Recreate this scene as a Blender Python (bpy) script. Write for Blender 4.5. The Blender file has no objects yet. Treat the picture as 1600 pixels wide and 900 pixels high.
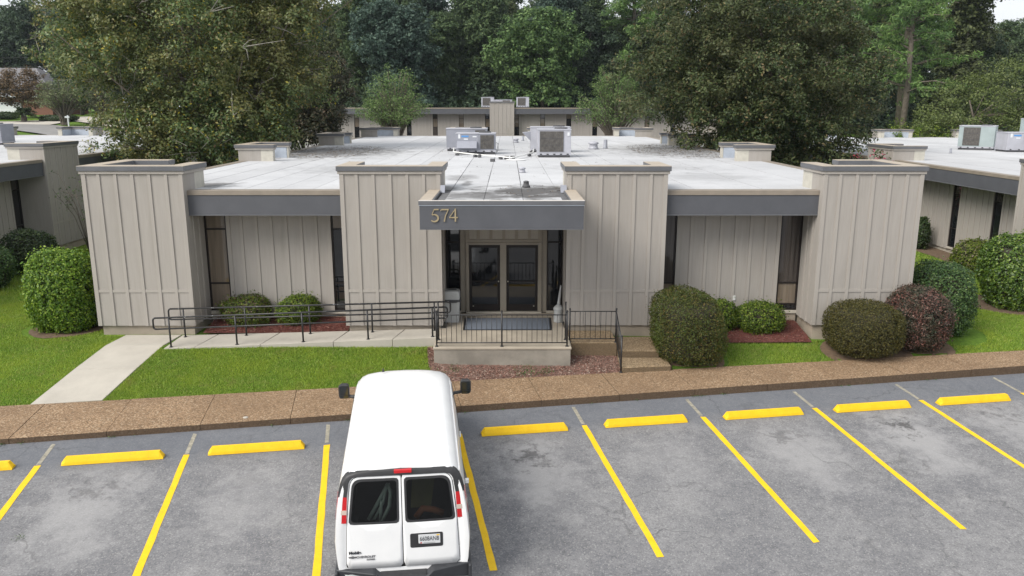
import bpy, bmesh, math, random
import numpy as np
from mathutils import Vector, Matrix

scene = bpy.context.scene
col = scene.collection
R = math.radians

# ------------------------------------------------------------------ camera
cam_data = bpy.data.cameras.new("camera")
cam_data.sensor_width = 36.0
cam_data.lens = 36.0 * 1242.46 / 1600.0
cam_data.clip_start = 0.1
cam_data.clip_end = 4000
cam = bpy.data.objects.new("camera", cam_data)
col.objects.link(cam)
PITCH, ROLL, YAW, CAM_H = 0.2229, 0.0005, 0.0055, 5.862
fw = Vector((math.sin(YAW) * math.cos(PITCH), math.cos(YAW) * math.cos(PITCH), -math.sin(PITCH)))
rt = Vector((math.cos(YAW), -math.sin(YAW), 0))
up = rt.cross(fw)
rt2 = rt * math.cos(ROLL) + up * math.sin(ROLL)
up2 = up * math.cos(ROLL) - rt * math.sin(ROLL)
m3 = Matrix((rt2, up2, -fw)).transposed()
cam.matrix_world = Matrix.Translation((0, 0, CAM_H)) @ m3.to_4x4()
scene.camera = cam

# ------------------------------------------------------------------ light: bright thin overcast
SUN_EL, SUN_AZ = R(42), R(-128)          # azimuth measured from +Y, to the left of the view
world = bpy.data.worlds.new("World")
scene.world = world
world.use_nodes = True
wn = world.node_tree.nodes
wl = world.node_tree.links
wn.clear()
wo = wn.new("ShaderNodeOutputWorld")
wb = wn.new("ShaderNodeBackground")
sky = wn.new("ShaderNodeTexSky")
sky.sky_type = 'NISHITA'
sky.sun_disc = False
sky.sun_elevation = SUN_EL
sky.sun_rotation = SUN_AZ
sky.air_density = 1.0
sky.dust_density = 4.0
hs = wn.new("ShaderNodeHueSaturation")
hs.inputs["Saturation"].default_value = 0.22
hs.inputs["Value"].default_value = 1.0
mixw = wn.new("ShaderNodeMixRGB")
mixw.inputs["Fac"].default_value = 0.72
mixw.inputs["Color2"].default_value = (7.6, 7.9, 8.3, 1)
wl.new(sky.outputs[0], hs.inputs["Color"])
wl.new(hs.outputs[0], mixw.inputs["Color1"])
wl.new(mixw.outputs[0], wb.inputs["Color"])
wb.inputs["Strength"].default_value = 0.1
wl.new(wb.outputs[0], wo.inputs["Surface"])

sun_d = bpy.data.lights.new("sun", 'SUN')
sun_d.energy = 2.5
sun_d.angle = R(34)
sun_d.color = (1.0, 0.95, 0.87)
sun = bpy.data.objects.new("sun", sun_d)
col.objects.link(sun)
sd = Vector((math.sin(SUN_AZ) * math.cos(SUN_EL), math.cos(SUN_AZ) * math.cos(SUN_EL), math.sin(SUN_EL)))
sun.rotation_euler = sd.to_track_quat('Z', 'Y').to_euler()
sun.location = sd * 100

scene.view_settings.view_transform = 'Standard'
scene.view_settings.look = 'None'
scene.view_settings.exposure = 0.62
scene.view_settings.gamma = 1.0
scene.cycles.max_bounces = 6
scene.cycles.diffuse_bounces = 4
scene.cycles.transparent_max_bounces = 6

# ------------------------------------------------------------------ helpers
def tag(o, label=None, cat=None, group=None, kind=None):
    if label: o["label"] = label
    if cat: o["category"] = cat
    if group: o["group"] = group
    if kind: o["kind"] = kind
    return o

def empty(name, loc=(0, 0, 0), rz=0.0, parent=None):
    o = bpy.data.objects.new(name, None)
    col.objects.link(o)
    o.location = loc
    o.rotation_euler = (0, 0, rz)
    o.empty_display_size = 0.2
    if parent: o.parent = parent
    return o

def link(name, mesh, parent=None, loc=None, rot=None, scale=None):
    o = bpy.data.objects.new(name, mesh)
    col.objects.link(o)
    if parent: o.parent = parent
    if loc is not None: o.location = loc
    if rot is not None: o.rotation_euler = rot
    if scale is not None: o.scale = scale
    return o

def copy_tree(o, parent=None):
    c = o.copy()
    col.objects.link(c)
    if parent: c.parent = parent
    for ch in list(o.children):
        copy_tree(ch, c)
    return c

class MB:
    """collects boxes, tubes and sheets; build() links them as one mesh object"""
    def __init__(s): s.v = []; s.f = []; s.sm = []
    def add(s, vs, fs, smooth=False):
        b = len(s.v)
        s.v += [tuple(p) for p in vs]
        s.f += [tuple(i + b for i in q) for q in fs]
        s.sm += [smooth] * len(fs)
        return s
    def box(s, x0, x1, y0, y1, z0, z1):
        vs = [(x0,y0,z0),(x1,y0,z0),(x1,y1,z0),(x0,y1,z0),(x0,y0,z1),(x1,y0,z1),(x1,y1,z1),(x0,y1,z1)]
        return s.add(vs, [(0,3,2,1),(4,5,6,7),(0,1,5,4),(1,2,6,5),(2,3,7,6),(3,0,4,7)])
    def prism(s, poly, z0, z1):
        n = len(poly)
        vs = [(x, y, z0) for x, y in poly] + [(x, y, z1) for x, y in poly]
        fs = [tuple(range(n - 1, -1, -1)), tuple(range(n, 2 * n))]
        fs += [(i, (i + 1) % n, n + (i + 1) % n, n + i) for i in range(n)]
        return s.add(vs, fs)
    def hexa(s, b4, t4):
        vs = list(b4) + list(t4)
        return s.add(vs, [(0,3,2,1),(4,5,6,7),(0,1,5,4),(1,2,6,5),(2,3,7,6),(3,0,4,7)])
    def tube(s, pts, r, n=8, caps=True, smooth=True):
        pts = [Vector(p) for p in pts]
        rs = r if isinstance(r, (list, tuple)) else [r] * len(pts)
        base = len(s.v); up0 = None
        for i, p in enumerate(pts):
            a = pts[max(i - 1, 0)]; b = pts[min(i + 1, len(pts) - 1)]
            d = (b - a).normalized()
            if up0 is None:
                up0 = Vector((0, 0, 1)) if abs(d.z) < 0.9 else Vector((1, 0, 0))
            sx = d.cross(up0).normalized(); sy = sx.cross(d).normalized(); up0 = sy
            for k in range(n):
                t = 2 * math.pi * k / n
                s.v.append(tuple(p + (sx * math.cos(t) + sy * math.sin(t)) * rs[i]))
        for i in range(len(pts) - 1):
            for k in range(n):
                a = base + i * n + k; b = base + i * n + (k + 1) % n
                s.f.append((a, b, b + n, a + n)); s.sm.append(smooth)
        if caps:
            s.f.append(tuple(base + k for k in range(n - 1, -1, -1))); s.sm.append(False)
            s.f.append(tuple(base + (len(pts) - 1) * n + k for k in range(n))); s.sm.append(False)
        return s
    def lathe(s, prof, c=(0, 0, 0), n=16):
        base = len(s.v)
        for r, z in prof:
            for k in range(n):
                t = 2 * math.pi * k / n
                s.v.append((c[0] + r * math.cos(t), c[1] + r * math.sin(t), c[2] + z))
        for i in range(len(prof) - 1):
            for k in range(n):
                a = base + i * n + k; b = base + i * n + (k + 1) % n
                s.f.append((a, b, b + n, a + n)); s.sm.append(True)
        s.f.append(tuple(base + k for k in range(n - 1, -1, -1))); s.sm.append(False)
        s.f.append(tuple(base + (len(prof) - 1) * n + k for k in range(n))); s.sm.append(False)
        return s
    def mesh(s, name, mat=None):
        me = bpy.data.meshes.new(name)
        me.from_pydata(s.v, [], s.f)
        me.polygons.foreach_set("use_smooth", s.sm)
        if mat: me.materials.append(mat)
        me.update()
        return me
    def build(s, name, mat=None, parent=None, loc=None, rot=None, bevel=0.0, seg=2):
        o = link(name, s.mesh(name, mat), parent, loc, rot)
        if bevel:
            b = o.modifiers.new("bevel", 'BEVEL')
            b.width = bevel; b.segments = seg; b.limit_method = 'ANGLE'; b.angle_limit = R(40)
        return o

_cache = {}
def box_mesh(name, sx, sy, sz, mat):
    """box with its origin at the middle of its bottom front edge; shared between equal boxes"""
    k = (name, round(sx, 3), round(sy, 3), round(sz, 3), mat.name)
    if k not in _cache:
        _cache[k] = MB().box(-sx / 2, sx / 2, 0, sy, 0, sz).mesh(name, mat)
    return _cache[k]

def fast_mesh(name, verts, faces_n, mat, n_per=4):
    """verts (N*n_per,3) array; each n_per consecutive verts form one face"""
    me = bpy.data.meshes.new(name)
    nv = len(verts); nf = nv // n_per
    me.vertices.add(nv)
    me.vertices.foreach_set("co", np.asarray(verts, np.float32).ravel())
    me.loops.add(nv)
    me.loops.foreach_set("vertex_index", np.arange(nv, dtype=np.int32))
    me.polygons.add(nf)
    me.polygons.foreach_set("loop_start", np.arange(0, nv, n_per, dtype=np.int32))
    me.polygons.foreach_set("loop_total", np.full(nf, n_per, np.int32))
    if mat: me.materials.append(mat)
    me.update(calc_edges=True)
    return me

# ------------------------------------------------------------------ materials
class NT:
    def __init__(s, name):
        s.m = bpy.data.materials.new(name); s.m.use_nodes = True
        s.n = s.m.node_tree.nodes; s.l = s.m.node_tree.links
        s.b = s.n["Principled BSDF"]
    def new(s, t, **kw):
        n = s.n.new(t)
        for k, v in kw.items(): setattr(n, k, v)
        return n
    def link(s, a, b): s.l.new(a, b)
    def coord(s, kind="Object"):
        if kind == "World":
            return s.new("ShaderNodeNewGeometry").outputs["Position"]
        return s.new("ShaderNodeTexCoord").outputs[kind]
    def noise(s, vec, scale, detail=4, rough=0.6, stretch=None):
        if stretch:
            mp = s.new("ShaderNodeMapping"); mp.inputs["Scale"].default_value = stretch
            s.link(vec, mp.inputs["Vector"]); vec = mp.outputs[0]
        n = s.new("ShaderNodeTexNoise"); n.inputs["Scale"].default_value = scale
        n.inputs["Detail"].default_value = detail; n.inputs["Roughness"].default_value = rough
        s.link(vec, n.inputs["Vector"]); return n.outputs["Fac"]
    def ramp(s, fac, stops, interp='LINEAR'):
        r = s.new("ShaderNodeValToRGB"); cr = r.color_ramp; cr.interpolation = interp
        while len(cr.elements) < len(stops): cr.elements.new(0.5)
        for e, (p, c) in zip(cr.elements, stops):
            e.position = p
            e.color = (c, c, c, 1) if isinstance(c, (int, float)) else (*c, 1)
        s.link(fac, r.inputs[0]); return r.outputs[0]
    def mix(s, fac, a, b, mode='MIX'):
        m = s.new("ShaderNodeMixRGB", blend_type=mode)
        for v, i in ((fac, 0), (a, 1), (b, 2)):
            if isinstance(v, (int, float)): m.inputs[i].default_value = v if i == 0 else (v, v, v, 1)
            elif isinstance(v, tuple): m.inputs[i].default_value = (*v, 1)
            else: s.link(v, m.inputs[i])
        return m.outputs[0]
    def math(s, op, a, b=None):
        m = s.new("ShaderNodeMath", operation=op)
        for v, i in ((a, 0), (b, 1)):
            if v is None: continue
            if isinstance(v, (int, float)): m.inputs[i].default_value = v
            else: s.link(v, m.inputs[i])
        return m.outputs[0]
    def color(s, c):
        if isinstance(c, tuple): s.b.inputs["Base Color"].default_value = (*c, 1)
        else: s.link(c, s.b.inputs["Base Color"])
    def rough(s, v):
        if isinstance(v, (int, float)): s.b.inputs["Roughness"].default_value = v
        else: s.link(v, s.b.inputs["Roughness"])
    def bump(s, h, strength=0.3, dist=0.01):
        b = s.new("ShaderNodeBump"); b.inputs["Strength"].default_value = strength
        b.inputs["Distance"].default_value = dist
        s.link(h, b.inputs["Height"]); s.link(b.outputs[0], s.b.inputs["Normal"])
    def obj_random(s): return s.new("ShaderNodeObjectInfo").outputs["Random"]
    def island(s): return s.new("ShaderNodeNewGeometry").outputs["Random Per Island"]

def plain(name, c, rough=0.6, var=0.12, scale=3.0, metallic=0.0, bump=0.0, spec=0.5):
    t = NT(name)
    v = t.coord("World")
    n1 = t.noise(v, scale, 5)
    d = tuple(x * (1 - var) for x in c); e = tuple(min(1, x * (1 + var)) for x in c)
    t.color(t.ramp(n1, [(0.3, d), (0.7, e)]))
    t.rough(rough)
    t.b.inputs["Metallic"].default_value = metallic
    t.b.inputs["Specular IOR Level"].default_value = spec
    if bump: t.bump(t.noise(v, scale * 30, 3), bump, 0.004)
    return t.m

def siding_mat(name, c, dirt=0.4):
    t = NT(name)
    v = t.coord("World")
    grain = t.noise(v, 26, 4, 0.6, (1, 1, 0.05))
    blot = t.noise(v, 0.9, 5, 0.6)
    streak = t.noise(v, 3.5, 4, 0.6, (1, 1, 0.12))
    base = t.mix(t.ramp(grain, [(0.3, 0.0), (0.75, 1.0)]), tuple(x * 0.93 for x in c), tuple(x * 1.04 for x in c))
    base = t.mix(t.math('MULTIPLY', t.ramp(blot, [(0.4, 0.0), (0.75, 1.0)]), 0.16), base, tuple(x * 0.72 for x in c))
    base = t.mix(t.math('MULTIPLY', t.ramp(streak, [(0.5, 0.0), (0.8, 1.0)]), dirt), base, (c[0] * 0.6, c[1] * 0.6, c[2] * 0.56))
    base = t.mix(t.math('MULTIPLY', t.obj_random(), 0.10), base, tuple(x * 0.8 for x in c))
    t.color(base); t.rough(0.72)
    t.b.inputs["Specular IOR Level"].default_value = 0.3
    t.bump(grain, 0.25, 0.004)
    return t.m

M = {}
M['siding'] = siding_mat("taupe_siding_paint", (0.334, 0.310, 0.285))
M['siding_dim'] = siding_mat("tan_siding_paint", (0.40, 0.365, 0.315))
M['batten'] = siding_mat("batten_paint", (0.348, 0.322, 0.294), 0.15)
M['fascia'] = plain("slate_fascia_paint", (0.074, 0.077, 0.088), 0.6, 0.10, 2.0, bump=0.15)
M['cap'] = plain("slate_cap_metal", (0.105, 0.108, 0.118), 0.45, 0.12, 2.5)
M['captan'] = plain("tan_cap_metal", (0.37, 0.315, 0.25), 0.55, 0.10, 3.0)
M['edge'] = plain("brown_edge_metal", (0.225, 0.192, 0.155), 0.55, 0.12, 3.0)
M['cream'] = plain("cream_flashing", (0.45, 0.43, 0.375), 0.6, 0.12, 4.0)
M['steelblue'] = plain("galvanised_flashing", (0.36, 0.40, 0.46), 0.5, 0.12, 3.0)
M['winframe'] = plain("bronze_window_frame", (0.017, 0.013, 0.012), 0.45, 0.15, spec=.25)
M['frametaupe'] = plain("taupe_door_frame", (0.27, 0.238, 0.192), 0.6, 0.08)
M['black'] = plain("black_rail_paint", (0.016, 0.016, 0.018), 0.42, 0.2, 20)
M['dark'] = plain("dark_cavity", (0.02, 0.02, 0.02), 0.9)
M['sill'] = plain("concrete_sill", (0.40, 0.37, 0.32), 0.85, 0.15, 6)

def glass_mat(name, c, coat=1.0, noise=0.0):
    t = NT(name)
    if noise:
        v = t.coord("World")
        n1 = t.noise(v, 9, 3, 0.6, (1, 1, 0.05))
        t.color(t.ramp(n1, [(0.3, tuple(x * (1 - noise) for x in c)), (0.7, tuple(x * (1 + noise) for x in c))]))
    else: t.color(c)
    t.rough(0.04); t.b.inputs["IOR"].default_value = 1.5
    t.b.inputs["Coat Weight"].default_value = coat
    t.b.inputs["Coat Roughness"].default_value = 0.02
    return t.m
M['glass'] = glass_mat("dark_tinted_glass", (0.008, 0.009, 0.011), 0.6)
M['curtain'] = glass_mat("glass_over_brown_blind", (0.155, 0.125, 0.095), 0.4, 0.25)
M['blind'] = glass_mat("glass_over_dark_blind", (0.05, 0.042, 0.038), 0.5, 0.35)

def roof_mat():
    t = NT("white_roof_membrane")
    v = t.coord("World")
    n1 = t.noise(v, 0.35, 5, 0.65); n2 = t.noise(v, 1.7, 6, 0.7); n3 = t.noise(v, 14, 4, 0.6)
    c = t.ramp(n1, [(0.3, (0.42, 0.425, 0.44)), (0.7, (0.53, 0.535, 0.55))])
    c = t.mix(t.math('MULTIPLY', t.ramp(n2, [(0.52, 0.0), (0.8, 1.0)]), 0.5), c, (0.31, 0.31, 0.325))
    c = t.mix(t.math('MULTIPLY', t.ramp(n3, [(0.55, 0.0), (0.85, 1.0)]), 0.25), c, (0.22, 0.22, 0.225))
    c = t.mix(t.math('MULTIPLY', t.obj_random(), 0.3), c, (0.29, 0.29, 0.30))
    # ponding dirt behind the entrance canopy and leaf dirt under the two big trees
    sx = t.new("ShaderNodeSeparateXYZ"); t.link(v, sx.inputs[0])
    def spot(cx, cy, rx, ry):
        a = t.math('DIVIDE', t.math('SUBTRACT', sx.outputs[0], cx), rx)
        b = t.math('DIVIDE', t.math('SUBTRACT', sx.outputs[1], cy), ry)
        d = t.math('ADD', t.math('MULTIPLY', a, a), t.math('MULTIPLY', b, b))
        return t.math('SUBTRACT', 1.0, t.math('SQRT', d))
    for cx, cy, rx, ry, amt in ((0.85, 21.2, 2.2, 2.2, 0.95), (-0.7, 20.2, 2.0, 1.3, 0.7), (-1.5, 25.5, 0.6, 1.6, 0.45), (4.5, 30, 3.5, 2.5, 0.25), (-5, 29, 3.2, 3.5, 0.25), (6.5, 26, 2.5, 1.6, 0.2), (-9.0, 41, 4.6, 6.5, 0.8), (8.9, 42, 4.2, 7.5, 0.55), (-1.75, 22.0, 0.6, 1.0, 0.7), (-8.6, 23.2, 0.9, 1.0, 0.8), (-1.2,23.5,0.2,1.0,0.6)):
        s_ = t.math('ADD', spot(cx, cy, rx, ry), t.math('MULTIPLY', t.math('SUBTRACT', n2, 0.5), 2.2))
        k = t.math('MULTIPLY', t.ramp(s_, [(0.0, 0.0), (0.6, 1.0)]), amt)
        c = t.mix(k, c, (0.062, 0.058, 0.056))
    t.color(c); t.rough(0.75)
    t.bump(n2, 0.3, 0.02)
    return t.m
M['roof'] = roof_mat()
M['seam'] = plain("tar_seam", (0.10, 0.10, 0.104), 0.9, 0.3, 2)

def asphalt_mat():
    t = NT("worn_asphalt")
    v = t.coord("World")
    big = t.noise(v, 0.42, 6, 0.62); mid = t.noise(v, 1.5, 6, 0.7); fine = t.noise(v, 30, 4, 0.95); grit = t.noise(v, 38, 2, 0.7)
    c = t.ramp(big, [(0.34, (0.145, 0.146, 0.156)), (0.66, (0.215, 0.214, 0.219))])
    c = t.mix(t.ramp(mid, [(0.46, 0.0), (0.70, 0.55)]), c, (0.275, 0.272, 0.272))
    pit = t.noise(v, 7, 6, 0.85)
    c = t.mix(t.ramp(pit, [(0.36, 0.55), (0.5, 0.0)]), c, (0.098, 0.098, 0.104))
    c = t.mix(t.ramp(pit, [(0.54, 0.0), (0.68, 0.45)]), c, (0.30, 0.296, 0.296))
    c = t.mix(t.ramp(fine, [(0.32, 0.75), (0.47, 0.0)]), c, (0.06, 0.06, 0.066))
    c = t.mix(t.ramp(fine, [(0.55, 0.0), (0.70, 0.6)]), c, (0.33, 0.325, 0.32))
    wn_ = t.new("ShaderNodeTexVoronoi"); wn_.inputs["Scale"].default_value = 48; t.link(v, wn_.inputs["Vector"])
    sc_ = t.new("ShaderNodeSeparateColor"); t.link(wn_.outputs["Color"], sc_.inputs[0])
    c = t.mix(t.ramp(sc_.outputs[0], [(0.0, 0.4), (0.22, 0.0)]), c, (0.07, 0.07, 0.076))
    c = t.mix(t.ramp(sc_.outputs[1], [(0.84, 0.0), (0.97, 0.5)]), c, (0.34, 0.335, 0.33))
    # stall coordinates: x runs along the kerb, y away from it
    mp = t.new("ShaderNodeMapping"); mp.vector_type = 'POINT'
    mp.inputs["Rotation"].default_value = (0, 0, -0.17629)
    t.link(v, mp.inputs["Vector"])
    sx = t.new("ShaderNodeSeparateXYZ"); t.link(mp.outputs[0], sx.inputs[0])
    ph = t.math('DIVIDE', t.math('ADD', sx.outputs[0], 6.468), 2.739)
    fr = t.math('SUBTRACT', t.math('FRACT', ph), 0.5)
    fr2 = t.math('MULTIPLY', fr, 2.739)
    wb_ = t.new('ShaderNodeTexWhiteNoise', noise_dimensions='1D'); t.link(t.math('FLOOR', ph), wb_.inputs['W'])
    bay_r = t.math('ADD', t.math('MULTIPLY', wb_.outputs['Value'], 0.65), 0.35)
    def blob(y0, rx, ry):
        a = t.math('DIVIDE', fr2, rx); b = t.math('DIVIDE', t.math('SUBTRACT', sx.outputs[1], y0), ry)
        return t.math('SUBTRACT', 1.0, t.math('SQRT', t.math('ADD', t.math('MULTIPLY', a, a), t.math('MULTIPLY', b, b))))
    # pale worn strip in the middle of each bay, oil drips near its head
    w = t.math('ADD', blob(13.9, 1.15, 2.2), t.math('MULTIPLY', t.math('SUBTRACT', mid, 0.5), 2.0))
    c = t.mix(t.math('MULTIPLY', t.ramp(w, [(0.1, 0.0), (0.75, 1.0)]), t.math('MULTIPLY', bay_r, 0.75)), c, (0.32, 0.316, 0.318))
    o = t.math('ADD', blob(14.55, 0.75, 0.75), t.math('MULTIPLY', t.math('SUBTRACT', t.noise(v, 3.2, 6, 0.75), 0.53), 5.0))
    c = t.mix(t.math('MULTIPLY', t.ramp(o, [(0.35, 0.0), (0.95, 1.0)]), t.math('MULTIPLY', wb_.outputs['Value'], 0.85)), c, (0.05, 0.048, 0.05))
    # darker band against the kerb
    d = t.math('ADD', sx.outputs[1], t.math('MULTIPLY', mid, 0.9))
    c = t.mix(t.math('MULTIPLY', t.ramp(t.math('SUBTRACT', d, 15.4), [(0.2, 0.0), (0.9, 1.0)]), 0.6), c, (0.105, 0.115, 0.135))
    # a few hairline cracks
    vo = t.new("ShaderNodeTexVoronoi", feature='DISTANCE_TO_EDGE'); vo.inputs["Scale"].default_value = 0.38
    wv = t.new("ShaderNodeVectorMath", operation='ADD')
    nn = t.new("ShaderNodeTexNoise"); nn.inputs["Scale"].default_value = 1.6; nn.inputs["Detail"].default_value = 5
    t.link(v, nn.inputs["Vector"]); t.link(v, wv.inputs[0]); t.link(nn.outputs["Color"], wv.inputs[1]); t.link(wv.outputs[0], vo.inputs["Vector"])
    cr = t.math('MULTIPLY', t.ramp(vo.outputs["Distance"], [(0.0, 1.0), (0.012, 0.0)]), t.ramp(big, [(0.42, 0.0), (0.6, 1.0)]))
    c = t.mix(t.math('MULTIPLY', cr, 0.45), c, (0.05, 0.05, 0.05))
    t.color(c); t.rough(0.9)
    t.b.inputs["Specular IOR Level"].default_value = 0.25
    t.bump(t.math('ADD', fine, t.math('MULTIPLY', mid, 2.0)), 0.5, 0.012)
    return t.m
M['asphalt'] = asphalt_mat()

def aggregate_mat(name, base=(0.242, 0.160, 0.095), side=(0.062, 0.043, 0.03)):
    t = NT(name)
    v = t.coord("World")
    vo = t.new("ShaderNodeTexVoronoi"); vo.inputs["Scale"].default_value = 42
    t.link(v, vo.inputs["Vector"])
    sp = t.new("ShaderNodeSeparateColor"); t.link(vo.outputs["Color"], sp.inputs[0])
    peb = t.ramp(sp.outputs[0], [(0.0, tuple(x * 0.45 for x in base)), (0.45, base), (0.8, tuple(x * 1.35 for x in base)), (1.0, (0.42, 0.33, 0.23))])
    big = t.noise(v, 0.9, 5, 0.65)
    c = t.mix(t.math('MULTIPLY', t.ramp(big, [(0.4, 0.0), (0.72, 1.0)]), 0.42), peb, (base[0] * 0.5, base[1] * 0.46, base[2] * 0.45))
    c = t.mix(t.math('MULTIPLY', t.obj_random(), 0.22), c, tuple(x * 0.75 for x in base))
    # kerb face and risers are coloured darker than level faces
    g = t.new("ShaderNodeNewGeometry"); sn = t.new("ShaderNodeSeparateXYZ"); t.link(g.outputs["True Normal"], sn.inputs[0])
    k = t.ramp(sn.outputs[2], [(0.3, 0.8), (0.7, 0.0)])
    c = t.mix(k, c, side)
    t.color(c); t.rough(0.85); t.b.inputs["Specular IOR Level"].default_value = 0.3
    t.bump(vo.outputs["Distance"], 0.5, 0.008)
    return t.m
M['aggregate'] = aggregate_mat("exposed_aggregate")
M['aggstep'] = aggregate_mat("exposed_aggregate_steps", (0.26, 0.19, 0.115), (0.105, 0.075, 0.045))

def concrete_mat(name, c, stain=0.3):
    t = NT(name)
    v = t.coord("World")
    n1 = t.noise(v, 1.2, 6, 0.65); n2 = t.noise(v, 40, 3, 0.7)
    k = t.ramp(n1, [(0.32, tuple(x * (1 - stain) for x in c)), (0.68, tuple(x * 1.04 for x in c))])
    k = t.mix(t.math('MULTIPLY', t.ramp(n2, [(0.5, 0.0), (0.8, 1.0)]), 0.18), k, tuple(x * 0.6 for x in c))
    k = t.mix(t.math('MULTIPLY', t.obj_random(), 0.12), k, tuple(x * 0.78 for x in c))
    t.color(k); t.rough(0.85); t.bump(n2, 0.2, 0.004)
    t.b.inputs["Specular IOR Level"].default_value = 0.3
    return t.m
M['concrete'] = concrete_mat("pale_concrete", (0.43, 0.40, 0.35), 0.14)
M['concrete_old'] = concrete_mat("stained_concrete", (0.30, 0.275, 0.235), 0.4)
M['foundation'] = concrete_mat("painted_foundation", (0.36, 0.31, 0.25), 0.3)

def yellow_mat(name, worn):
    t = NT(name)
    v = t.coord("World")
    n = t.noise(v, 5, 6, 0.7); n2 = t.noise(v, 60, 3, 0.8)
    c = t.ramp(n, [(0.3, (0.74, 0.44, 0.006)), (0.7, (0.82, 0.53, 0.015))])
    c = t.mix(t.math('MULTIPLY', t.ramp(n2, [(0.55, 0.0), (0.75, 1.0)]), worn), c, (0.45, 0.30, 0.05))
    c = t.mix(t.math('MULTIPLY', t.ramp(t.noise(v, 9, 6, 0.8), [(0.62, 0.0), (0.72, 1.0)]), worn), c, (0.2, 0.17, 0.1))
    t.color(c); t.rough(0.6); t.b.inputs["Specular IOR Level"].default_value = 0.3
    t.bump(n2, 0.3, 0.005)
    return t.m
M['yellow'] = yellow_mat("yellow_kerb_paint", 0.6)
M['line'] = yellow_mat("yellow_line_paint", 0.95)
M['oldline'] = plain("faded_line_paint", (0.27, 0.25, 0.20), 0.9, 0.35, 12)

def grass_ground():
    t = NT("lawn_soil_and_turf")
    v = t.coord("World")
    n1 = t.noise(v, 0.5, 5, 0.6); n2 = t.noise(v, 9, 5, 0.75); n3 = t.noise(v, 1.7, 5, 0.7)
    c = t.ramp(n1, [(0.32, (0.075, 0.145, 0.018)), (0.68, (0.15, 0.235, 0.032))])
    c = t.mix(t.ramp(n2, [(0.35, 0.6), (0.6, 0.0)]), c, (0.035, 0.075, 0.012))
    c = t.mix(t.math('MULTIPLY', t.ramp(n3, [(0.6, 0.0), (0.8, 1.0)]), 0.35), c, (0.20, 0.17, 0.07))
    t.color(c); t.rough(0.95); t.b.inputs["Specular IOR Level"].default_value = 0.1
    t.bump(n2, 0.6, 0.04)
    return t.m
M['ground'] = grass_ground()

def leaf_mat(name, stops, trans=0.35, gloss=0.35, patch=None, pscale=0.5, patch2=None):
    """per-leaf colour from the island number, plus broad patches"""
    t = NT(name)
    c = t.ramp(t.island(), stops)
    if patch:
        n = t.noise(t.coord("World"), pscale, 4, 0.6)
        c = t.mix(t.ramp(n, [(0.42, 0.0), (0.66, 0.75)]), c, patch)
    if patch2:
        n = t.noise(t.coord('World'), 1.9, 6, 0.75)
        c = t.mix(t.ramp(n, [(0.56, 0.0), (0.74, 0.8)]), c, patch2)
    t.color(c); t.rough(0.5); t.b.inputs["Specular IOR Level"].default_value = gloss
    tr = t.new("ShaderNodeBsdfTranslucent"); t.link(c, tr.inputs["Color"])
    mx = t.new("ShaderNodeMixShader"); mx.inputs[0].default_value = trans
    t.link(t.b.outputs[0], mx.inputs[1]); t.link(tr.outputs[0], mx.inputs[2])
    t.link(mx.outputs[0], t.n["Material Output"].inputs["Surface"])
    return t.m
M['blade'] = leaf_mat("grass_blades", [(0, (0.115, 0.205, 0.020)), (0.5, (0.235, 0.36, 0.055)), (0.88, (0.34, 0.45, 0.09)), (1, (0.42, 0.38, 0.16))], 0.4, 0.15, (0.33, 0.41, 0.055), 0.8, (0.36, 0.33, 0.12))
M['bark'] = plain("grey_brown_bark", (0.12, 0.10, 0.08), 0.95, 0.35, 4, bump=0.5)
M['palebark'] = plain("pale_grey_twigs", (0.27, 0.25, 0.22), 0.9, 0.3, 4)
M['twig'] = plain("dark_twig_core", (0.035, 0.03, 0.02), 0.95, 0.3, 6)
M['mulch'] = leaf_mat("red_mulch_chips", [(0, (0.07, 0.022, 0.018)), (0.5, (0.16, 0.05, 0.04)), (0.85, (0.22, 0.085, 0.065)), (1, (0.33, 0.22, 0.17))], 0.0, 0.1)
M['mulchbed'] = plain("red_mulch_bed", (0.12, 0.042, 0.034), 0.95, 0.4, 25, bump=0.6)
M['straw'] = leaf_mat("mulch_and_straw", [(0, (0.12, 0.055, 0.042)), (0.5, (0.20, 0.095, 0.072)), (0.78, (0.29, 0.18, 0.145)), (1, (0.48, 0.40, 0.33))], 0.0, 0.1, (.31, .185, .15), 1.3)
M['strawbed'] = plain("weathered_mulch_bed", (0.15, 0.095, 0.075), 0.95, 0.4, 18, bump=0.6)

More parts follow.
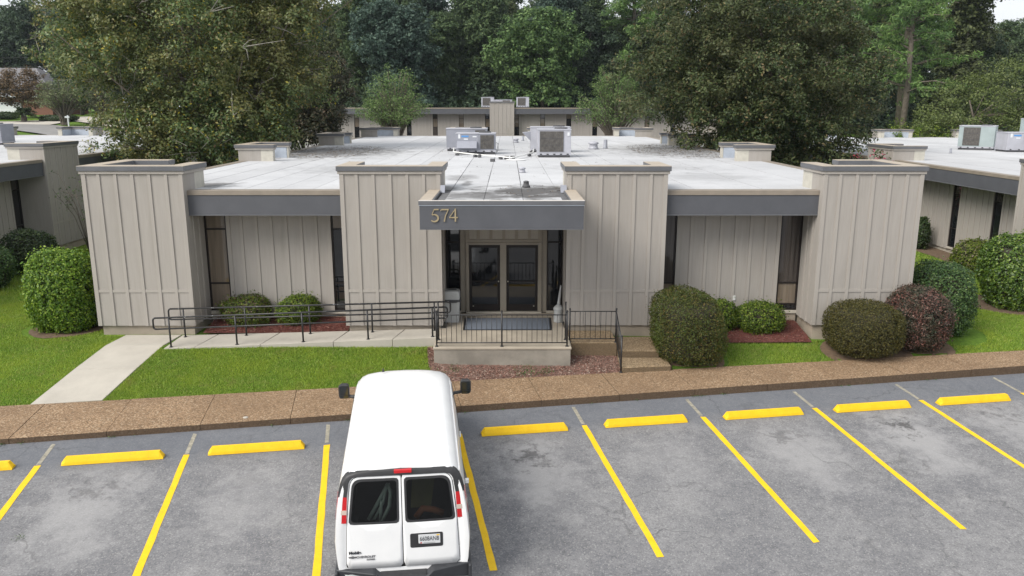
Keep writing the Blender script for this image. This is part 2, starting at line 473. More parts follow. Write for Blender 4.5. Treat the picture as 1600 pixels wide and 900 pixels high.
# ------------------------------------------------------------------ terrain
PH = 0.17629
CN = (math.cos(PH), math.sin(PH))
def nm(X, Y): return X * CN[0] + Y * CN[1], -X * CN[1] + Y * CN[0]
def xy(n, m): return n * CN[0] - m * CN[1], n * CN[1] + m * CN[0]
def sst(a, b, x):
    t = np.clip((x - a) / (b - a), 0, 1); return t * t * (3 - 2 * t)
def park_z(X, Y): return -2.1507 - .0114 * X + .0785 * Y
def walk_z(n): return -.665 + .006 * np.clip(n, -25, 25)
def inner_m(n): return 18.45 - .034 * n
KERB_M = 16.74
def height(X, Y):
    X = np.asarray(X, float); Y = np.asarray(Y, float)
    n, m = nm(X, Y)
    zs = -.70 + .006 * np.clip(n, -25, 25)
    zb = -.28 - .16 * sst(0, 11, X)
    Ye = (18.45 - .034 * n + CN[1] * X) / CN[0]
    lo = sst(-13, -11, X) * (1 - sst(-2.2, -1.4, X))
    zb = zb + lo * (.0 - .06 * sst(-6.5, -2.2, X))
    t = np.clip((Y - Ye) / np.maximum(21.3 - 1.35 * lo - Ye, 1.3), 0, 1)
    z = zs + (zb - zs) * t
    z = np.where(m < 18.3 - .034 * n, np.minimum(zs - .12, park_z(X, Y) - .2), z)
    k = np.clip((-X - 25) / 20, 0, 1)
    return z + np.clip((Y - 58) / 30, 0, 1) * (2.35 + .85 * k) + np.clip((Y - 88) / 42, 0, 1) * 1.6 + np.clip((Y - 130) / 60, 0, 1) * .5
def hz(x, y): return float(height(x, y))

xs = np.unique(np.concatenate([np.linspace(-900, -40, 26), np.arange(-40, 40.1, .5), np.linspace(40, 900, 26)]))
ys = np.unique(np.concatenate([np.linspace(-120, 4, 14), np.arange(4, 40, .4), np.arange(40, 140, 2.0), np.linspace(140, 1600, 26)]))
gx, gy = np.meshgrid(xs, ys)
gz = height(gx, gy)
nx, ny = len(xs), len(ys)
idx = np.arange(nx * ny).reshape(ny, nx)
quads = np.stack([idx[:-1, :-1], idx[:-1, 1:], idx[1:, 1:], idx[1:, :-1]], -1).reshape(-1, 4)
me = bpy.data.meshes.new("ground")
me.from_pydata(np.stack([gx, gy, gz], -1).reshape(-1, 3).tolist(), [], quads.tolist())
me.polygons.foreach_set("use_smooth", [True] * len(me.polygons))
me.materials.append(M['ground'])
tag(link("ground", me), "green lawn ground reaching to the woods", kind="structure")

def drape(name, poly, mat, lift=0.03, kind="structure", label=None, cat=None, parent=None, zfun=height, sub=3):
    """flat sheet laid over the terrain"""
    bm = bmesh.new()
    vs = [bm.verts.new((x, y, 0)) for x, y in poly]
    bm.faces.new(vs)
    bmesh.ops.triangulate(bm, faces=bm.faces[:])
    bmesh.ops.subdivide_edges(bm, edges=bm.edges[:], cuts=sub, use_grid_fill=True)
    for v in bm.verts: v.co.z = float(zfun(v.co.x, v.co.y)) + lift
    bmesh.ops.recalc_face_normals(bm, faces=bm.faces[:])
    for f in bm.faces:
        if f.normal.z < 0: f.normal_flip()
    me = bpy.data.meshes.new(name); bm.to_mesh(me); bm.free(); me.materials.append(mat)
    o = link(name, me, parent)
    if kind: o["kind"] = kind
    if label: o["label"] = label
    if cat: o["category"] = cat
    return o

# ------------------------------------------------------------------ parking lot
lot = empty("parking_lot")
tag(lot, "worn grey asphalt parking lot with yellow bay lines", kind="structure")
mb = MB()
N0, N1 = -60, 60
us = np.linspace(N0, N1, 61); vs_ = np.linspace(-60, KERB_M + .25, 41)
P = []
for m_ in vs_:
    for n_ in us:
        x, y = xy(n_, m_); P.append((x, y, float(park_z(x, y))))
F = [(j * 61 + i, j * 61 + i + 1, (j + 1) * 61 + i + 1, (j + 1) * 61 + i) for j in range(40) for i in range(60)]
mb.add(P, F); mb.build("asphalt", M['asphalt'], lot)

def lot_quad(n0, n1, m0, m1, lift=0.004, jag=0.0, rnd=None):
    pts = [(n0, m0), (n1, m0), (n1, m1), (n0, m1)]
    out = []
    for n_, m_ in pts:
        if jag and rnd: m_ += rnd.uniform(-jag, jag)
        x, y = xy(n_, m_); out.append((x, y, park_z(x, y) + lift))
    return out
rnd = random.Random(4)
STALL0, STALL = -6.468, 2.739
ends = {0: 10.4, 1: 11.0, 2: 11.45, 3: 11.13, 4: 11.02, 5: 10.98, 6: 10.92, 7: 10.9, 8: 10.9}
for k in range(-1, 9):
    nc = STALL0 + k * STALL
    e = ends.get(k, 10.95) - 0.02
    q = lot_quad(nc - .06, nc + .06, e if k in ends and k > 2 else 10.6, 15.72 - .02 * (k % 3), 0.005, 0.02, rnd)
    mb = MB()
    a, b, c_, d = q
    # painted line: thin raised sheet split along its length, with slightly wavering edges
    seg = 14; L_, R_ = [], []
    for i in range(seg + 1):
        t = i / seg; w1, w2 = rnd.uniform(-.006, .006), rnd.uniform(-.006, .006)
        L_.append(tuple(a[j] + (d[j] - a[j]) * t + (w1 if j == 0 else 0) for j in range(3)))
        R_.append(tuple(b[j] + (c_[j] - b[j]) * t + (w2 if j == 0 else 0) for j in range(3)))
    mb.add(L_ + R_, [(i, seg + 1 + i, seg + 2 + i, i + 1) for i in range(seg)])
    mb.build("bay_line", M['line'], lot)
    MB().add(lot_quad(nc - .045, nc + .035, 15.76, 16.6, 0.004, 0.03, rnd), [(0, 1, 2, 3)]).build("faded_line", M['oldline'], lot)

# ------------------------------------------------------------------ wheel stops
def stop_mesh():
    L, w, h = 1.87, .19, .145
    prof = [(-w / 2, 0), (-w / 2 + .012, .055), (-.045, h), (.045, h), (w / 2 - .012, .055), (w / 2, 0)]
    mb = MB(); n = len(prof)
    def ring(x, s): return [(x, y, z * s) for y, z in prof]
    vs = ring(-L / 2, .35) + ring(-L / 2 + .07, 1) + ring(L / 2 - .07, 1) + ring(L / 2, .35)
    fs = []
    for r in range(3):
        for i in range(n - 1):
            fs.append((r * n + i, r * n + i + 1, (r + 1) * n + i + 1, (r + 1) * n + i))
    fs.append(tuple(range(n))[::-1]); fs.append(tuple(3 * n + i for i in range(n)))
    mb.add(vs, [f[::-1] for f in fs])
    return mb.mesh("wheel_stop", M['yellow'])
sm = stop_mesh()
stop_labels = {
    -1: "yellow wheel stop cut by the photo's left border",
    0: "yellow concrete wheel stop in the second bay left of the white van",
    1: "yellow concrete wheel stop in the bay just left of the white van",
    3: "yellow concrete wheel stop in the bay just right of the white van",
    4: "yellow wheel stop in the second bay right of the white van",
    5: "yellow wheel stop in front of the big clipped bush, third bay right of the van",
    6: "yellow wheel stop fourth to the right of the van, below the round bronze bush",
    7: "yellow wheel stop last on the far right of the parking row"}
stop_pos = {-1: (-10.46, 14.11), 0: (-7.76, 14.57), 1: (-5.08, 15.02), 3: (.36, 15.92), 4: (3.03, 16.36), 5: (5.75, 16.79), 6: (8.39, 17.2), 7: (10.97, 17.63)}
for k, (x, y) in stop_pos.items():
    o = link("wheel_stop", sm, None, (x, y, park_z(x, y)), (-.0, 0, PH - .012))
    tag(o, stop_labels[k], "wheel stop", "yellow wheel stops along the kerb")

# ------------------------------------------------------------------ sidewalk slabs (their front edge is the kerb)
walk = empty("sidewalk")
tag(walk, "brown exposed aggregate sidewalk with joints along the parking lot", kind="structure")
JW = 1.855
for i in range(-18, 24):
    n0 = -7.36 + i * JW + .004; n1 = n0 + JW - .008
    z0, z1 = float(walk_z(n0)), float(walk_z(n1))
    p = [xy(n0, KERB_M), xy(n1, KERB_M), xy(n1, float(inner_m(n1))), xy(n0, float(inner_m(n0)))]
    b = [(x, y, -1.3) for x, y in p]
    dz = rnd.uniform(-.004, .004)
    t = [(p[0][0], p[0][1], z0 - .012 + dz), (p[1][0], p[1][1], z1 - .012 + dz), (p[2][0], p[2][1], z1 + dz), (p[3][0], p[3][1], z0 + dz)]
    MB().hexa(b, t).build("slab", M['aggregate'], walk, bevel=.005)
# drain cap in the walk
x, y = xy(-2.75, 16.95)
cap = MB().lathe([(.055, 0), (.055, .012), (.035, .018)], n=14).build("cleanout_cap", M['sill'], walk, (x, y, float(walk_z(-2.75)) - .006))

# pale concrete path up to the ramp
path = empty("concrete_path")
tag(path, "pale concrete path from the sidewalk up to the ramp", kind="structure")
def lerp(a, b, t): return tuple(a[i] + (b[i] - a[i]) * t for i in range(len(a)))
PL0, PL1 = (-10.86, 17.07), (-10.53, 21.16)
PR0, PR1 = (-9.33, 17.33), (-9.0, 21.16)
cuts = [(0.0, 0.0), (.42, .39), (.76, .745), (1.0, 1.0)]
def slab_on(par, name, p4, lift=.03, depth=.25, mat=None, zf=None):
    g = .008
    cx = sum(p[0] for p in p4) / 4; cy = sum(p[1] for p in p4) / 4
    q = [(p[0] + (cx - p[0]) * g, p[1] + (cy - p[1]) * g) for p in p4]
    zs_ = [(zf or hz)(*p) + lift for p in q]
    return MB().hexa([(x, y, z - depth) for (x, y), z in zip(q, zs_)], [(x, y, z) for (x, y), z in zip(q, zs_)]).build(name, mat or M['concrete'], par, bevel=.008)
for (a, a2), (b, b2) in zip(cuts, cuts[1:]):
    slab_on(path, "slab", [lerp(PL0, PL1, a), lerp(PR0, PR1, a2), lerp(PR0, PR1, b2), lerp(PL0, PL1, b)])

# ramp
ramp = empty("ramp")
tag(ramp, "pale concrete ramp climbing along the wall to the entrance porch", kind="structure")
def ramp_z(x, y=0): return -.265 + (x + 8.98) / 7.1 * .185
def ramp_front(x): return 19.92 + (x + 8.98) / 7.1 * .36
def ramp_back(x): return 21.17
cutx = [-8.98, -8.2, -6.5, -4.6, -3.05, -1.9]
for a, b in zip(cutx, cutx[1:]):
    slab_on(ramp, "slab", [(a, ramp_front(a)), (b, ramp_front(b)), (b - .02 + .22 * (b < -2), ramp_back(b)), (a + .22 * (a > -8.9), ramp_back(a))], 0.0, .55, M['concrete'], ramp_z)

# porch and steps
porch = empty("porch")
tag(porch, "concrete entrance porch with weathered front wall", kind="structure")
MB().prism([(-1.88, 19.37), (1.60, 19.37), (1.60, 21.18), (1.67, 22.9), (-1.88, 22.9)], -1.0, -.1).build("porch_wall", M['concrete_old'], porch, bevel=.01)
MB().prism([(-1.9, 19.35), (1.62, 19.35), (1.62, 21.19), (1.56, 21.19), (1.56, 22.86), (-1.7, 22.86), (-1.7, 21.19), (-1.9, 21.19)], -.13, -.075).build("porch_slab", concrete_mat("porch_concrete", (0.42, 0.37, 0.30), .25), porch, bevel=.01)
steps = empty("steps")
tag(steps, "brown aggregate landing and steps right of the porch", kind="structure")
MB().box(1.625, 2.86, 19.97, 21.17, -1.0, -.14).build("landing", M['aggstep'], steps, bevel=.015)
MB().box(2.87, 3.95, 19.83, 21.17, -1.0, -.32).build("step", M['aggstep'], steps, bevel=.015)
MB().hexa([(2.86, 18.98, -1.2), (4.12, 19.12, -1.2), (4.12, 19.815, -1.2), (2.86, 19.815, -1.2)], [(2.86, 18.98, -.49), (4.12, 19.12, -.49), (4.12, 19.815, -.49), (2.86, 19.815, -.49)]).build("step", M['aggstep'], steps, bevel=.015)

M['acgrey'] = plain("grey_cabinet_paint", (.25, .26, .30), .5, .1, 2)
# ------------------------------------------------------------------ buildings
PW, HP, EAVE0, EAVE1, ROOFZ = 2.67, 4.15, 3.02, 3.70, 3.68
BT = .085

def wall_frame(px, py, dx, dy):
    """position helper for a wall that runs along (dx,dy); outward is to its right-hand side"""
    a = math.atan2(dy, dx)
    return a, (dy, -dx)

def siding(parent, px, py, dx, dy, width, z0, z1, bays, split=None, ends=True, th=.06, bt=.085, mat='siding', bmat='batten'):
    """separate panels and battens on one wall face"""
    a, n = wall_frame(px, py, dx, dy)
    bay = width / bays
    zs = [(z0, z1)] if split is None else [(z0, split - .04), (split + .04, z1)]
    for i in range(bays):
        cx = px + dx * bay * (i + .5); cy = py + dy * bay * (i + .5)
        for (a0, a1) in zs:
            me = box_mesh("siding_panel", bay - .006, th, a1 - a0, M[mat])
            link("siding_panel", me, parent, (cx + n[0] * th, cy + n[1] * th, a0), (0, 0, a))
        if split is not None:
            t = th + (bt - th) * .7
            link("band_batten", box_mesh("band_batten", bay - BT - .004, t, .078, M[bmat]), parent, (cx + n[0] * t, cy + n[1] * t, split - .039), (0, 0, a))
    for i in range(bays + 1):
        if not ends and i in (0, bays): continue
        s = bay * i
        w = BT
        if i == 0: s += .055; w = .11
        if i == bays: s -= .055; w = .11
        link("batten", box_mesh("batten", w, bt, z1 - z0, M[bmat]), parent, (px + dx * s + n[0] * bt, py + dy * s + n[1] * bt, z0), (0, 0, a))

def u_poly(e, w=PW, d=1.7, t=.3):
    return [(-w/2-e, -e), (w/2+e, -e), (w/2+e, d+e), (w/2-t-e, d+e), (w/2-t-e, t+e), (-w/2+t+e, t+e), (-w/2+t+e, d+e), (-w/2-e, d+e)]
def c_poly(e, mir, w=PW, t=.3, a=1.5, b=1.3):
    p = [(-w/2-e, -e), (w/2+e, -e), (w/2+e, a+e), (w/2-t-e, a+e), (w/2-t-e, t+e), (-w/2+t+e, t+e), (-w/2+t+e, w-t-e), (-w/2+b+e, w-t-e), (-w/2+b+e, w+e), (-w/2-e, w+e)]
    return [(-x, y) for x, y in p][::-1] if mir else p

def pylon(parent, px, py, rz, kind='u', mir=False, d=1.7, faces=('front',), bot=-.9, bays=6, split=.98):
    """tall windbreak pier: body, foundation, siding, trim board and metal cap; open towards the roof"""
    w = PW
    dep = w if kind == 'c' else d
    poly = (lambda e: c_poly(e, mir)) if kind == 'c' else (lambda e: u_poly(e, w, d))
    mb = MB()
    mb.box(-w/2+.06, w/2-.06, .06, dep - .02, 0.002, 3.6)
    mb.prism([(x, y) for x, y in poly(-.06)], 3.6, HP)
    body = mb.build("pylon", M['siding'], parent, (px, py, 0), (0, 0, rz))
    MB().box(-w/2+.075, w/2-.075, .075, dep, bot, 0).build("foundation", M['foundation'], body)
    MB().prism(poly(.045), HP, HP + .08).build("trim_board", M['batten'], body, bevel=.006)
    MB().prism(poly(.075), HP + .08, HP + .205).build("cap", M['cap'], body, bevel=.008)
    MB().prism(poly(.072), HP + .2055, HP + .214).build("cap_top", M['captan'], body)
    # siding faces
    if 'front' in faces: siding(body, -w/2, .06, 1, 0, w, 0, HP, bays, split)
    if 'right' in faces:
        siding(body, w/2-.06, .062, 0, 1, min(dep, 1.2) - .065, 0, 3.6, 3, None, False)
    if 'left' in faces:
        siding(body, -w/2+.06, min(dep, 1.2), 0, -1, min(dep, 1.2) - .065, 0, 3.6, 3, None, False)
    if 'outer' in faces:      # the second full face of a corner pier
        if mir: siding(body, w/2-.06, .06, 0, 1, w-.06, 0, HP, bays, split)
        else: siding(body, -w/2+.06, w, 0, -1, w-.06, 0, HP, bays, split)
    # cheeks above the roof: painted board, cream flashing at the free ends, galvanised lining inside
    t = .3
    if kind == 'u':
        for s in (-1, 1):
            x0, x1 = (w/2-.06, w/2-.002) if s > 0 else (-w/2+.002, -w/2+.06)
            MB().box(x0, x1, .063, d - .50, ROOFZ - .1, HP - .002).build("cheek_board", M['siding'], body)
            MB().box(x0, x1, d - .497, d - .01, ROOFZ - .1, HP - .004).build("cheek_flashing", M['cream'], body)
            xa = (w/2 - t, w/2 - .004) if s > 0 else (-w/2 + .004, -w/2 + t)
            MB().box(xa[0], xa[1], d - .06, d + .005, ROOFZ - .08, HP - .006).build("end_flashing", M['cream'], body)
            xi = (w/2 - t - .02, w/2 - t + .058) if s > 0 else (-w/2 + t - .058, -w/2 + t + .02)
            MB().box(xi[0], xi[1], t + .002, d - .07, ROOFZ - .08, HP - .01).build("lining", M['steelblue'], body)
        MB().box(-w/2+t+.022, w/2-t-.022, t - .058, t + .02, ROOFZ - .08, HP - .01).build("lining", M['steelblue'], body)
    else:
        sg = -1 if mir else 1
        def bx(x0, x1, y0, y1, z0, z1, nme, m):
            if mir: x0, x1 = -x1, -x0
            MB().box(x0, x1, y0, y1, z0, z1).build(nme, m, body)
        bx(w/2-.06, w/2-.002, .063, .8, ROOFZ-.1, HP-.002, "cheek_board", M['siding'])
        bx(w/2-.06, w/2-.003, .803, 1.49, ROOFZ-.1, HP-.004, "cheek_flashing", M['cream'])
        bx(w/2-t, w/2-.005, 1.44, 1.504, ROOFZ-.08, HP-.006, "end_flashing", M['cream'])
        bx(-w/2+t-.05, -w/2+t+.02, t, w-t, ROOFZ-.08, HP-.01, "lining", M['steelblue'])
        bx(-w/2+t+.022, w/2-t-.022, t-.05, t+.02, ROOFZ-.08, HP-.01, "lining", M['steelblue'])
        bx(-w/2+t+.022, -w/2+1.29, w-t-.02, w-t+.05, ROOFZ-.08, HP-.01, "lining", M['steelblue'])
        bx(-w/2+.07, -w/2+1.3, w-.06, w-.003, ROOFZ-.1, HP-.003, "cheek_board", M['siding'])
    return body

def window(parent, px, py, dx, dy, width, z0, z1, bars, mats, rec=.0, fr=.045):
    """narrow bronze window: frame with one pane per light and a sill"""
    a, n = wall_frame(px, py, dx, dy)
    bars = sorted(bars); mats = list(mats)[::-1]
    mb = MB()
    mb.box(0, fr, -.05, .02, z0, z1); mb.box(width - fr, width, -.05, .02, z0, z1)
    mb.box(fr, width - fr, -.045, .02, z1 - fr, z1); mb.box(fr, width - fr, -.045, .02, z0, z0 + fr)
    for b in bars: mb.box(fr, width - fr, -.04, .02, b - .022, b + .022)
    o = mb.build("window", M['winframe'], parent, (px, py, 0), (0, 0, a))
    edges = [z0 + fr] + [v for b in bars for v in (b - .022, b + .022)] + [z1 - fr]
    for i in range(0, len(edges), 2):
        MB().box(fr + .001, width - fr - .001, -.012, .015, edges[i] + .001, edges[i + 1] - .001).build("pane", M[mats[i // 2]], o)
    MB().box(-.01, width + .01, -.09, .02, z0 - .09, z0 - .002).build("sill", M['sill'], o, bevel=.006)
    return o

def eave(parent, px, py, dx, dy, length, out=.0, depth=.3, mat='fascia'):
    """fascia board with tan metal edge and drip bead"""
    a, n = wall_frame(px, py, dx, dy)
    o = MB().box(0, length, 0, depth, EAVE0 + .03, EAVE1 - .13).build("fascia", M[mat], parent, (px, py, 0), (0, 0, a))
    MB().box(0, length, -.02, depth + .03, EAVE1 - .129, EAVE1).build("roof_edge", M['edge'], o, bevel=.008)
    MB().box(0, length, -.012, depth, EAVE0, EAVE0 + .029).build("drip_bead", M['cap'], o)
    return o

def roof_sheets(parent, L, hw=10.93, front=.5, seed=1, canopy=False, cuts=3, strip=.94):
    """white membrane laid in long strips; each strip is cut in a few lengths"""
    r = random.Random(seed)
    base = MB().box(-hw, hw, front - .02, L - .3, 3.5, 3.664)
    if canopy: base.box(-1.62, 1.62, -2.5, front - .021, 3.5, 3.664)
    rf = base.build("roof", M['seam'], parent)
    ns = int(round(2 * hw / strip)); wd = 2 * hw / ns
    for i in range(ns):
        x0 = -hw + i * wd
        inner = canopy and x0 > -1.62 and x0 + wd < 1.62
        y = -2.45 if inner else front
        stops_ = sorted(r.uniform(front + 2, L - 3) for _ in range(cuts)) + [L - .35]
        if inner: stops_ = [r.uniform(1.5, 4)] + [s for s in stops_ if s > 6]
        for ye in stops_:
            if ye - y < 1: continue
            g = r.choice((.008, .013, .020, .028))
            dz = r.uniform(0, .006)
            link("roof_sheet", box_mesh("roof_sheet", wd - g, ye - y - .016, .016 , M['roof']), rf, (x0 + wd / 2 + r.uniform(-.004, .004), y + .008, 3.6645 + dz))
            y = ye
    return rf

SIDE_P = (12.36, 26.8)          # local start of the two side piers
A_, B_, LB = 3.02, 9.83, 43.4

def side_wall(b, side, detail, upto=LB):
    """side elevation with its eave; detail adds windows, panels"""
    sx = -1 if side == 'left' else 1
    segs = [(PW, SIDE_P[0]), (SIDE_P[0] + PW, SIDE_P[1]), (SIDE_P[1] + PW, LB - PW)]
    for (y0, y1) in segs:
        if sx < 0: eave(b, -11.06, y1, 0, -1, y1 - y0)
        else: eave(b, 11.06, y0, 0, 1, y1 - y0)
        bx = sorted((sx * 10.75, sx * 9.9))
        MB().box(bx[0], bx[1], y0, y1, 3.05, 3.09).build("soffit", M['siding_dim'], b)
        if not detail: continue
        y = y0 + (.3 if y0 < 5 else 0)
        pieces = []
        if y0 < 5: pieces = [('p', 2.67, 5.36), ('w', 5.36, 5.96), ('p', 5.96, 8.36), ('w', 8.36, 8.96), ('p', 8.96, 11.76), ('w', 11.76, 12.36)]
        else:
            y = y0
            while y < y1 - 1:
                pieces.append(('w', y, y + .6)); y += .6
                e = min(y + 2.4, y1); pieces.append(('p', y, e)); y = e
        for k, p0, p1 in pieces:
            if sx < 0: px, py, dx, dy = -9.91, p1, 0, -1
            else: px, py, dx, dy = 9.91, p0, 0, 1
            if k == 'p': siding(b, px, py, dx, dy, p1 - p0, 0, 3.05, max(2, round((p1 - p0) / .41)))
            else: window(b, px, py, dx, dy, p1 - p0, .12, 3.05, [2.45, .95], ['blind', 'glass', 'glass'])

def office(name, loc, label, main=False, detail_side=None, seed=1):
    b = empty(name, loc)
    tag(b, label, "office building", "matching flat roofed office buildings")
    MB().box(-9.91, 9.91, 1.82, LB - 1.2, -.9, 3.6).build("wall", M['siding_dim'], b)
    roof_sheets(b, LB, canopy=main, seed=seed, cuts=3 if main else 1, strip=.94 if main else 1.83)
    cen = (-B_, -A_, A_, B_)
    for i, c in enumerate(cen):
        k = 'c' if i in (0, 3) else 'u'
        f = ['front']
        if main: f += ['left', 'right'] if i in (1, 2) else (['right', 'outer'] if i == 0 else ['left', 'outer'])
        elif i == 0 and detail_side == 'left': f += ['outer']
        elif i == 3 and detail_side == 'right': f += ['outer']
        if not main and i in (1, 2): f.remove('front')
        pylon(b, c, 0, 0, k, i == 3, faces=f)
        pylon(b, -c, LB, math.pi, k, i == 3, faces=())
    for y in SIDE_P:
        pylon(b, -11.17, y + PW / 2, -math.pi / 2, 'u', d=1.5, faces=('front',) if detail_side == 'left' else ())
        pylon(b, 11.17, y + PW / 2, math.pi / 2, 'u', d=1.5, faces=('front',) if detail_side == 'right' else ())
    side_wall(b, 'left', detail_side == 'left'); side_wall(b, 'right', detail_side == 'right')
    # front and rear eaves
    for x0, x1 in ((-B_ + PW / 2, -A_ - PW / 2), (A_ + PW / 2, B_ - PW / 2)):
        eave(b, x0, .2, 1, 0, x1 - x0)
        eave(b, x1, LB - .2, -1, 0, x1 - x0)
        MB().box(x0, x1, .5, 1.9, 3.05, 3.09).build("soffit", M['siding_dim'], b)
    eave(b, A_ - PW / 2, LB - .2, -1, 0, 2 * A_ - PW)
    return b

main = office("office_building", (-.1, 21.2, 0), "beige office building numbered 574 with white roof, in the middle of the picture", True, seed=3)
left_b = office("office_building", (-30.54, 21.35, .045), "beige office building behind the round boxwood, cut off by the photo's left border", False, 'right', seed=5)
right_b = office("office_building", (29.6, 26.0, -.27), "beige office building behind the big glossy bush, cut off by the photo's right border", False, 'left', seed=8)

# --- front of the main building: wings
for s in (-1, 1):
    xa, xb = (-8.495, -4.355) if s < 0 else (4.355, 8.495)
    MB().box(xa, xb, 1.27, 1.82, -.9, 3.06).build("wing_wall", M['siding_dim'], main)
    MB().box(xa, xb, 1.215, 1.29, -.9, .03).build("foundation", M['foundation'], main)
    wl_, wr_ = (.62, .56)
    if s > 0: wl_, wr_ = .56, .62
    window(main, xa, 1.26, 1, 0, wl_, .12, 3.05, [2.5, .93] if s < 0 else [.93, .55], ['curtain', 'curtain', 'curtain'] if s < 0 else ['blind', 'curtain', 'curtain'])
    window(main, xb - wr_, 1.26, 1, 0, wr_, .12, 3.05, [2.5, .93] if s < 0 else [.93, .3], ['curtain', 'glass', 'glass'] if s < 0 else ['blind', 'curtain', 'glass'])
    siding(main, xa + wl_, 1.26, 1, 0, xb - wr_ - xa - wl_, .03, 3.05, 7, mat='siding')
MB().box(6.62, 6.70, 1.17, 1.2, .42, .56).build("outlet_cover", plain("white_plastic", (.62, .62, .6), .5), main, bevel=.006)

# --- entrance
EY = 1.7
MB().box(-1.69, 1.69, EY + .06, EY + .13, -.9, 3.06).build("entrance_wall", M['dark'], main)
window(main, -1.69, EY, 1, 0, .40, .0, 3.03, [2.05], ['glass', 'glass'], fr=.03)
window(main, 1.25, EY, 1, 0, .44, .0, 3.03, [2.05], ['glass', 'glass'], fr=.03)
def fr_box(name, x0, x1, z0, z1, y0=-.04, y1=.055, mat='frametaupe'):
    return MB().box(x0, x1, EY + y0, EY + y1, z0, z1).build(name, M[mat], main, bevel=.006)
fr_box("side_panel", -1.288, -1.13, -.07, 3.05, -.0)
fr_box("side_panel", 1.10, 1.248, -.07, 3.05, -.0)
fr_box("door_jamb", -1.128, -1.035, -.07, 2.04, -.05)
fr_box("door_jamb", .985, 1.098, -.07, 2.04, -.05)
fr_box("door_mullion", -.125, .06, -.07, 2.04, -.055)
fr_box("door_header", -1.033, -.127, 1.965, 2.04, -.045)
fr_box("door_header", .062, .983, 1.965, 2.04, -.045)
fr_box("door_header", -1.128, 1.098, 2.042, 2.13, -.03)
fr_box("threshold", -1.13, 1.1, -.078, -.03, -.12, .05, 'sill')
siding(main, -1.128, EY + .05, 1, 0, 2.226, 2.132, 3.05, 6, th=.05, bt=.085, mat='siding_dim', bmat='frametaupe')
for x0, x1, hs_ in ((-1.03, -.13, 1), (.066, .98, -1)):
    d = MB()
    st = .075
    d.box(x0, x0 + st, EY - .01, EY + .04, -.025, 1.96); d.box(x1 - st, x1, EY - .01, EY + .04, -.025, 1.96)
    d.box(x0 + st, x1 - st, EY - .008, EY + .04, 1.88, 1.96); d.box(x0 + st, x1 - st, EY - .008, EY + .04, -.025, .18)
    do = d.build("door", M['winframe'], main)
    MB().box(x0 + st + .001, x1 - st - .001, EY + .005, EY + .02, .181, 1.879).build("door_glass", M['glass'], do)
    hx = x1 - .04 if hs_ > 0 else x0 + .04
    MB().lathe([(.012, 0), (.02, .012), (.02, .05), (.01, .055)], n=10).build("lock_cylinder", plain("bright_metal", (.6, .58, .5), .3, metallic=.8) if hs_ > 0 else bpy.data.materials["bright_metal"], do, (hx, EY - .01, .88), (R(90), 0, 0))
    bx_ = x0 + .11 if hs_ > 0 else x1 - .11
    MB().box(bx_ - .02, bx_ + .02, EY - .014, EY, .115, .14).build("kick_plate_stud", bpy.data.materials["bright_metal"], do)
    MB().box(x0 + .07, x1 - .07, EY - .05, EY - .02, .86, .9).build("push_bar", M['winframe'], do, bevel=.008)

# --- canopy over the door
cx0, cx1, cy0 = -1.97, 1.89, -2.6
can = MB().box(cx0, cx1, cy0, cy0 + .12, 3.075, 3.62)
can.box(cx0, cx0 + .12, cy0 + .121, -.012, 3.075, 3.62).box(cx1 - .12, cx1, cy0 + .121, -.012, 3.075, 3.62)
canopy = can.build("canopy", M['fascia'], main)
MB().box(cx0 - .012, cx1 + .012, cy0 - .012, cy0 + .13, 3.622, 3.637).build("light_bead", M['steelblue'], canopy)
MB().box(cx0 - .02, cx1 + .02, cy0 - .02, cy0 + .1, 3.639, 3.735).build("canopy_cap", M['cap'], canopy, bevel=.006)
MB().box(cx0 - .018, cx1 + .018, cy0 - .018, cy0 + .1, 3.7355, 3.743).build("canopy_edge", plain("pale_cap_metal", (.55, .52, .48), .5), canopy)
for s, x0, x1 in ((-1, cx0 - .018, cx0 + .28), (1, cx1 - .28, cx1 + .018)):
    MB().box(x0, x1, cy0 + .101, -.012, 3.622, 3.742).build("side_cap", M['captan'], canopy, bevel=.006)
    xi = (x1 + .002, x1 + .03) if s < 0 else (x0 - .03, x0 - .002)
    MB().box(xi[0], xi[1], cy0 + .101, -.012, 3.6, 3.728).build("side_lining", M['cap'], canopy)
    xf = (-1.68, -1.56) if s < 0 else (1.5, 1.66)
    MB().hexa([(xf[0], -.22, 3.68), (xf[1], -.22, 3.68), (xf[1], -.005, 3.68), (xf[0], -.005, 3.68)], [(xf[0], -.03, 3.86), (xf[1], -.03, 3.86), (xf[1], -.005, 3.86), (xf[0], -.005, 3.86)]).build("corner_flashing", M['acgrey'], canopy)
MB().box(cx0 + .121, cx1 - .121, cy0 + .121, 1.75, 3.06, 3.1).build("canopy_soffit", M['siding_dim'], canopy)
MB().box(cx0, cx1, cy0 - .012, cy0 + .12, 3.055, 3.073).build("drip_bead", M['cap'], canopy)

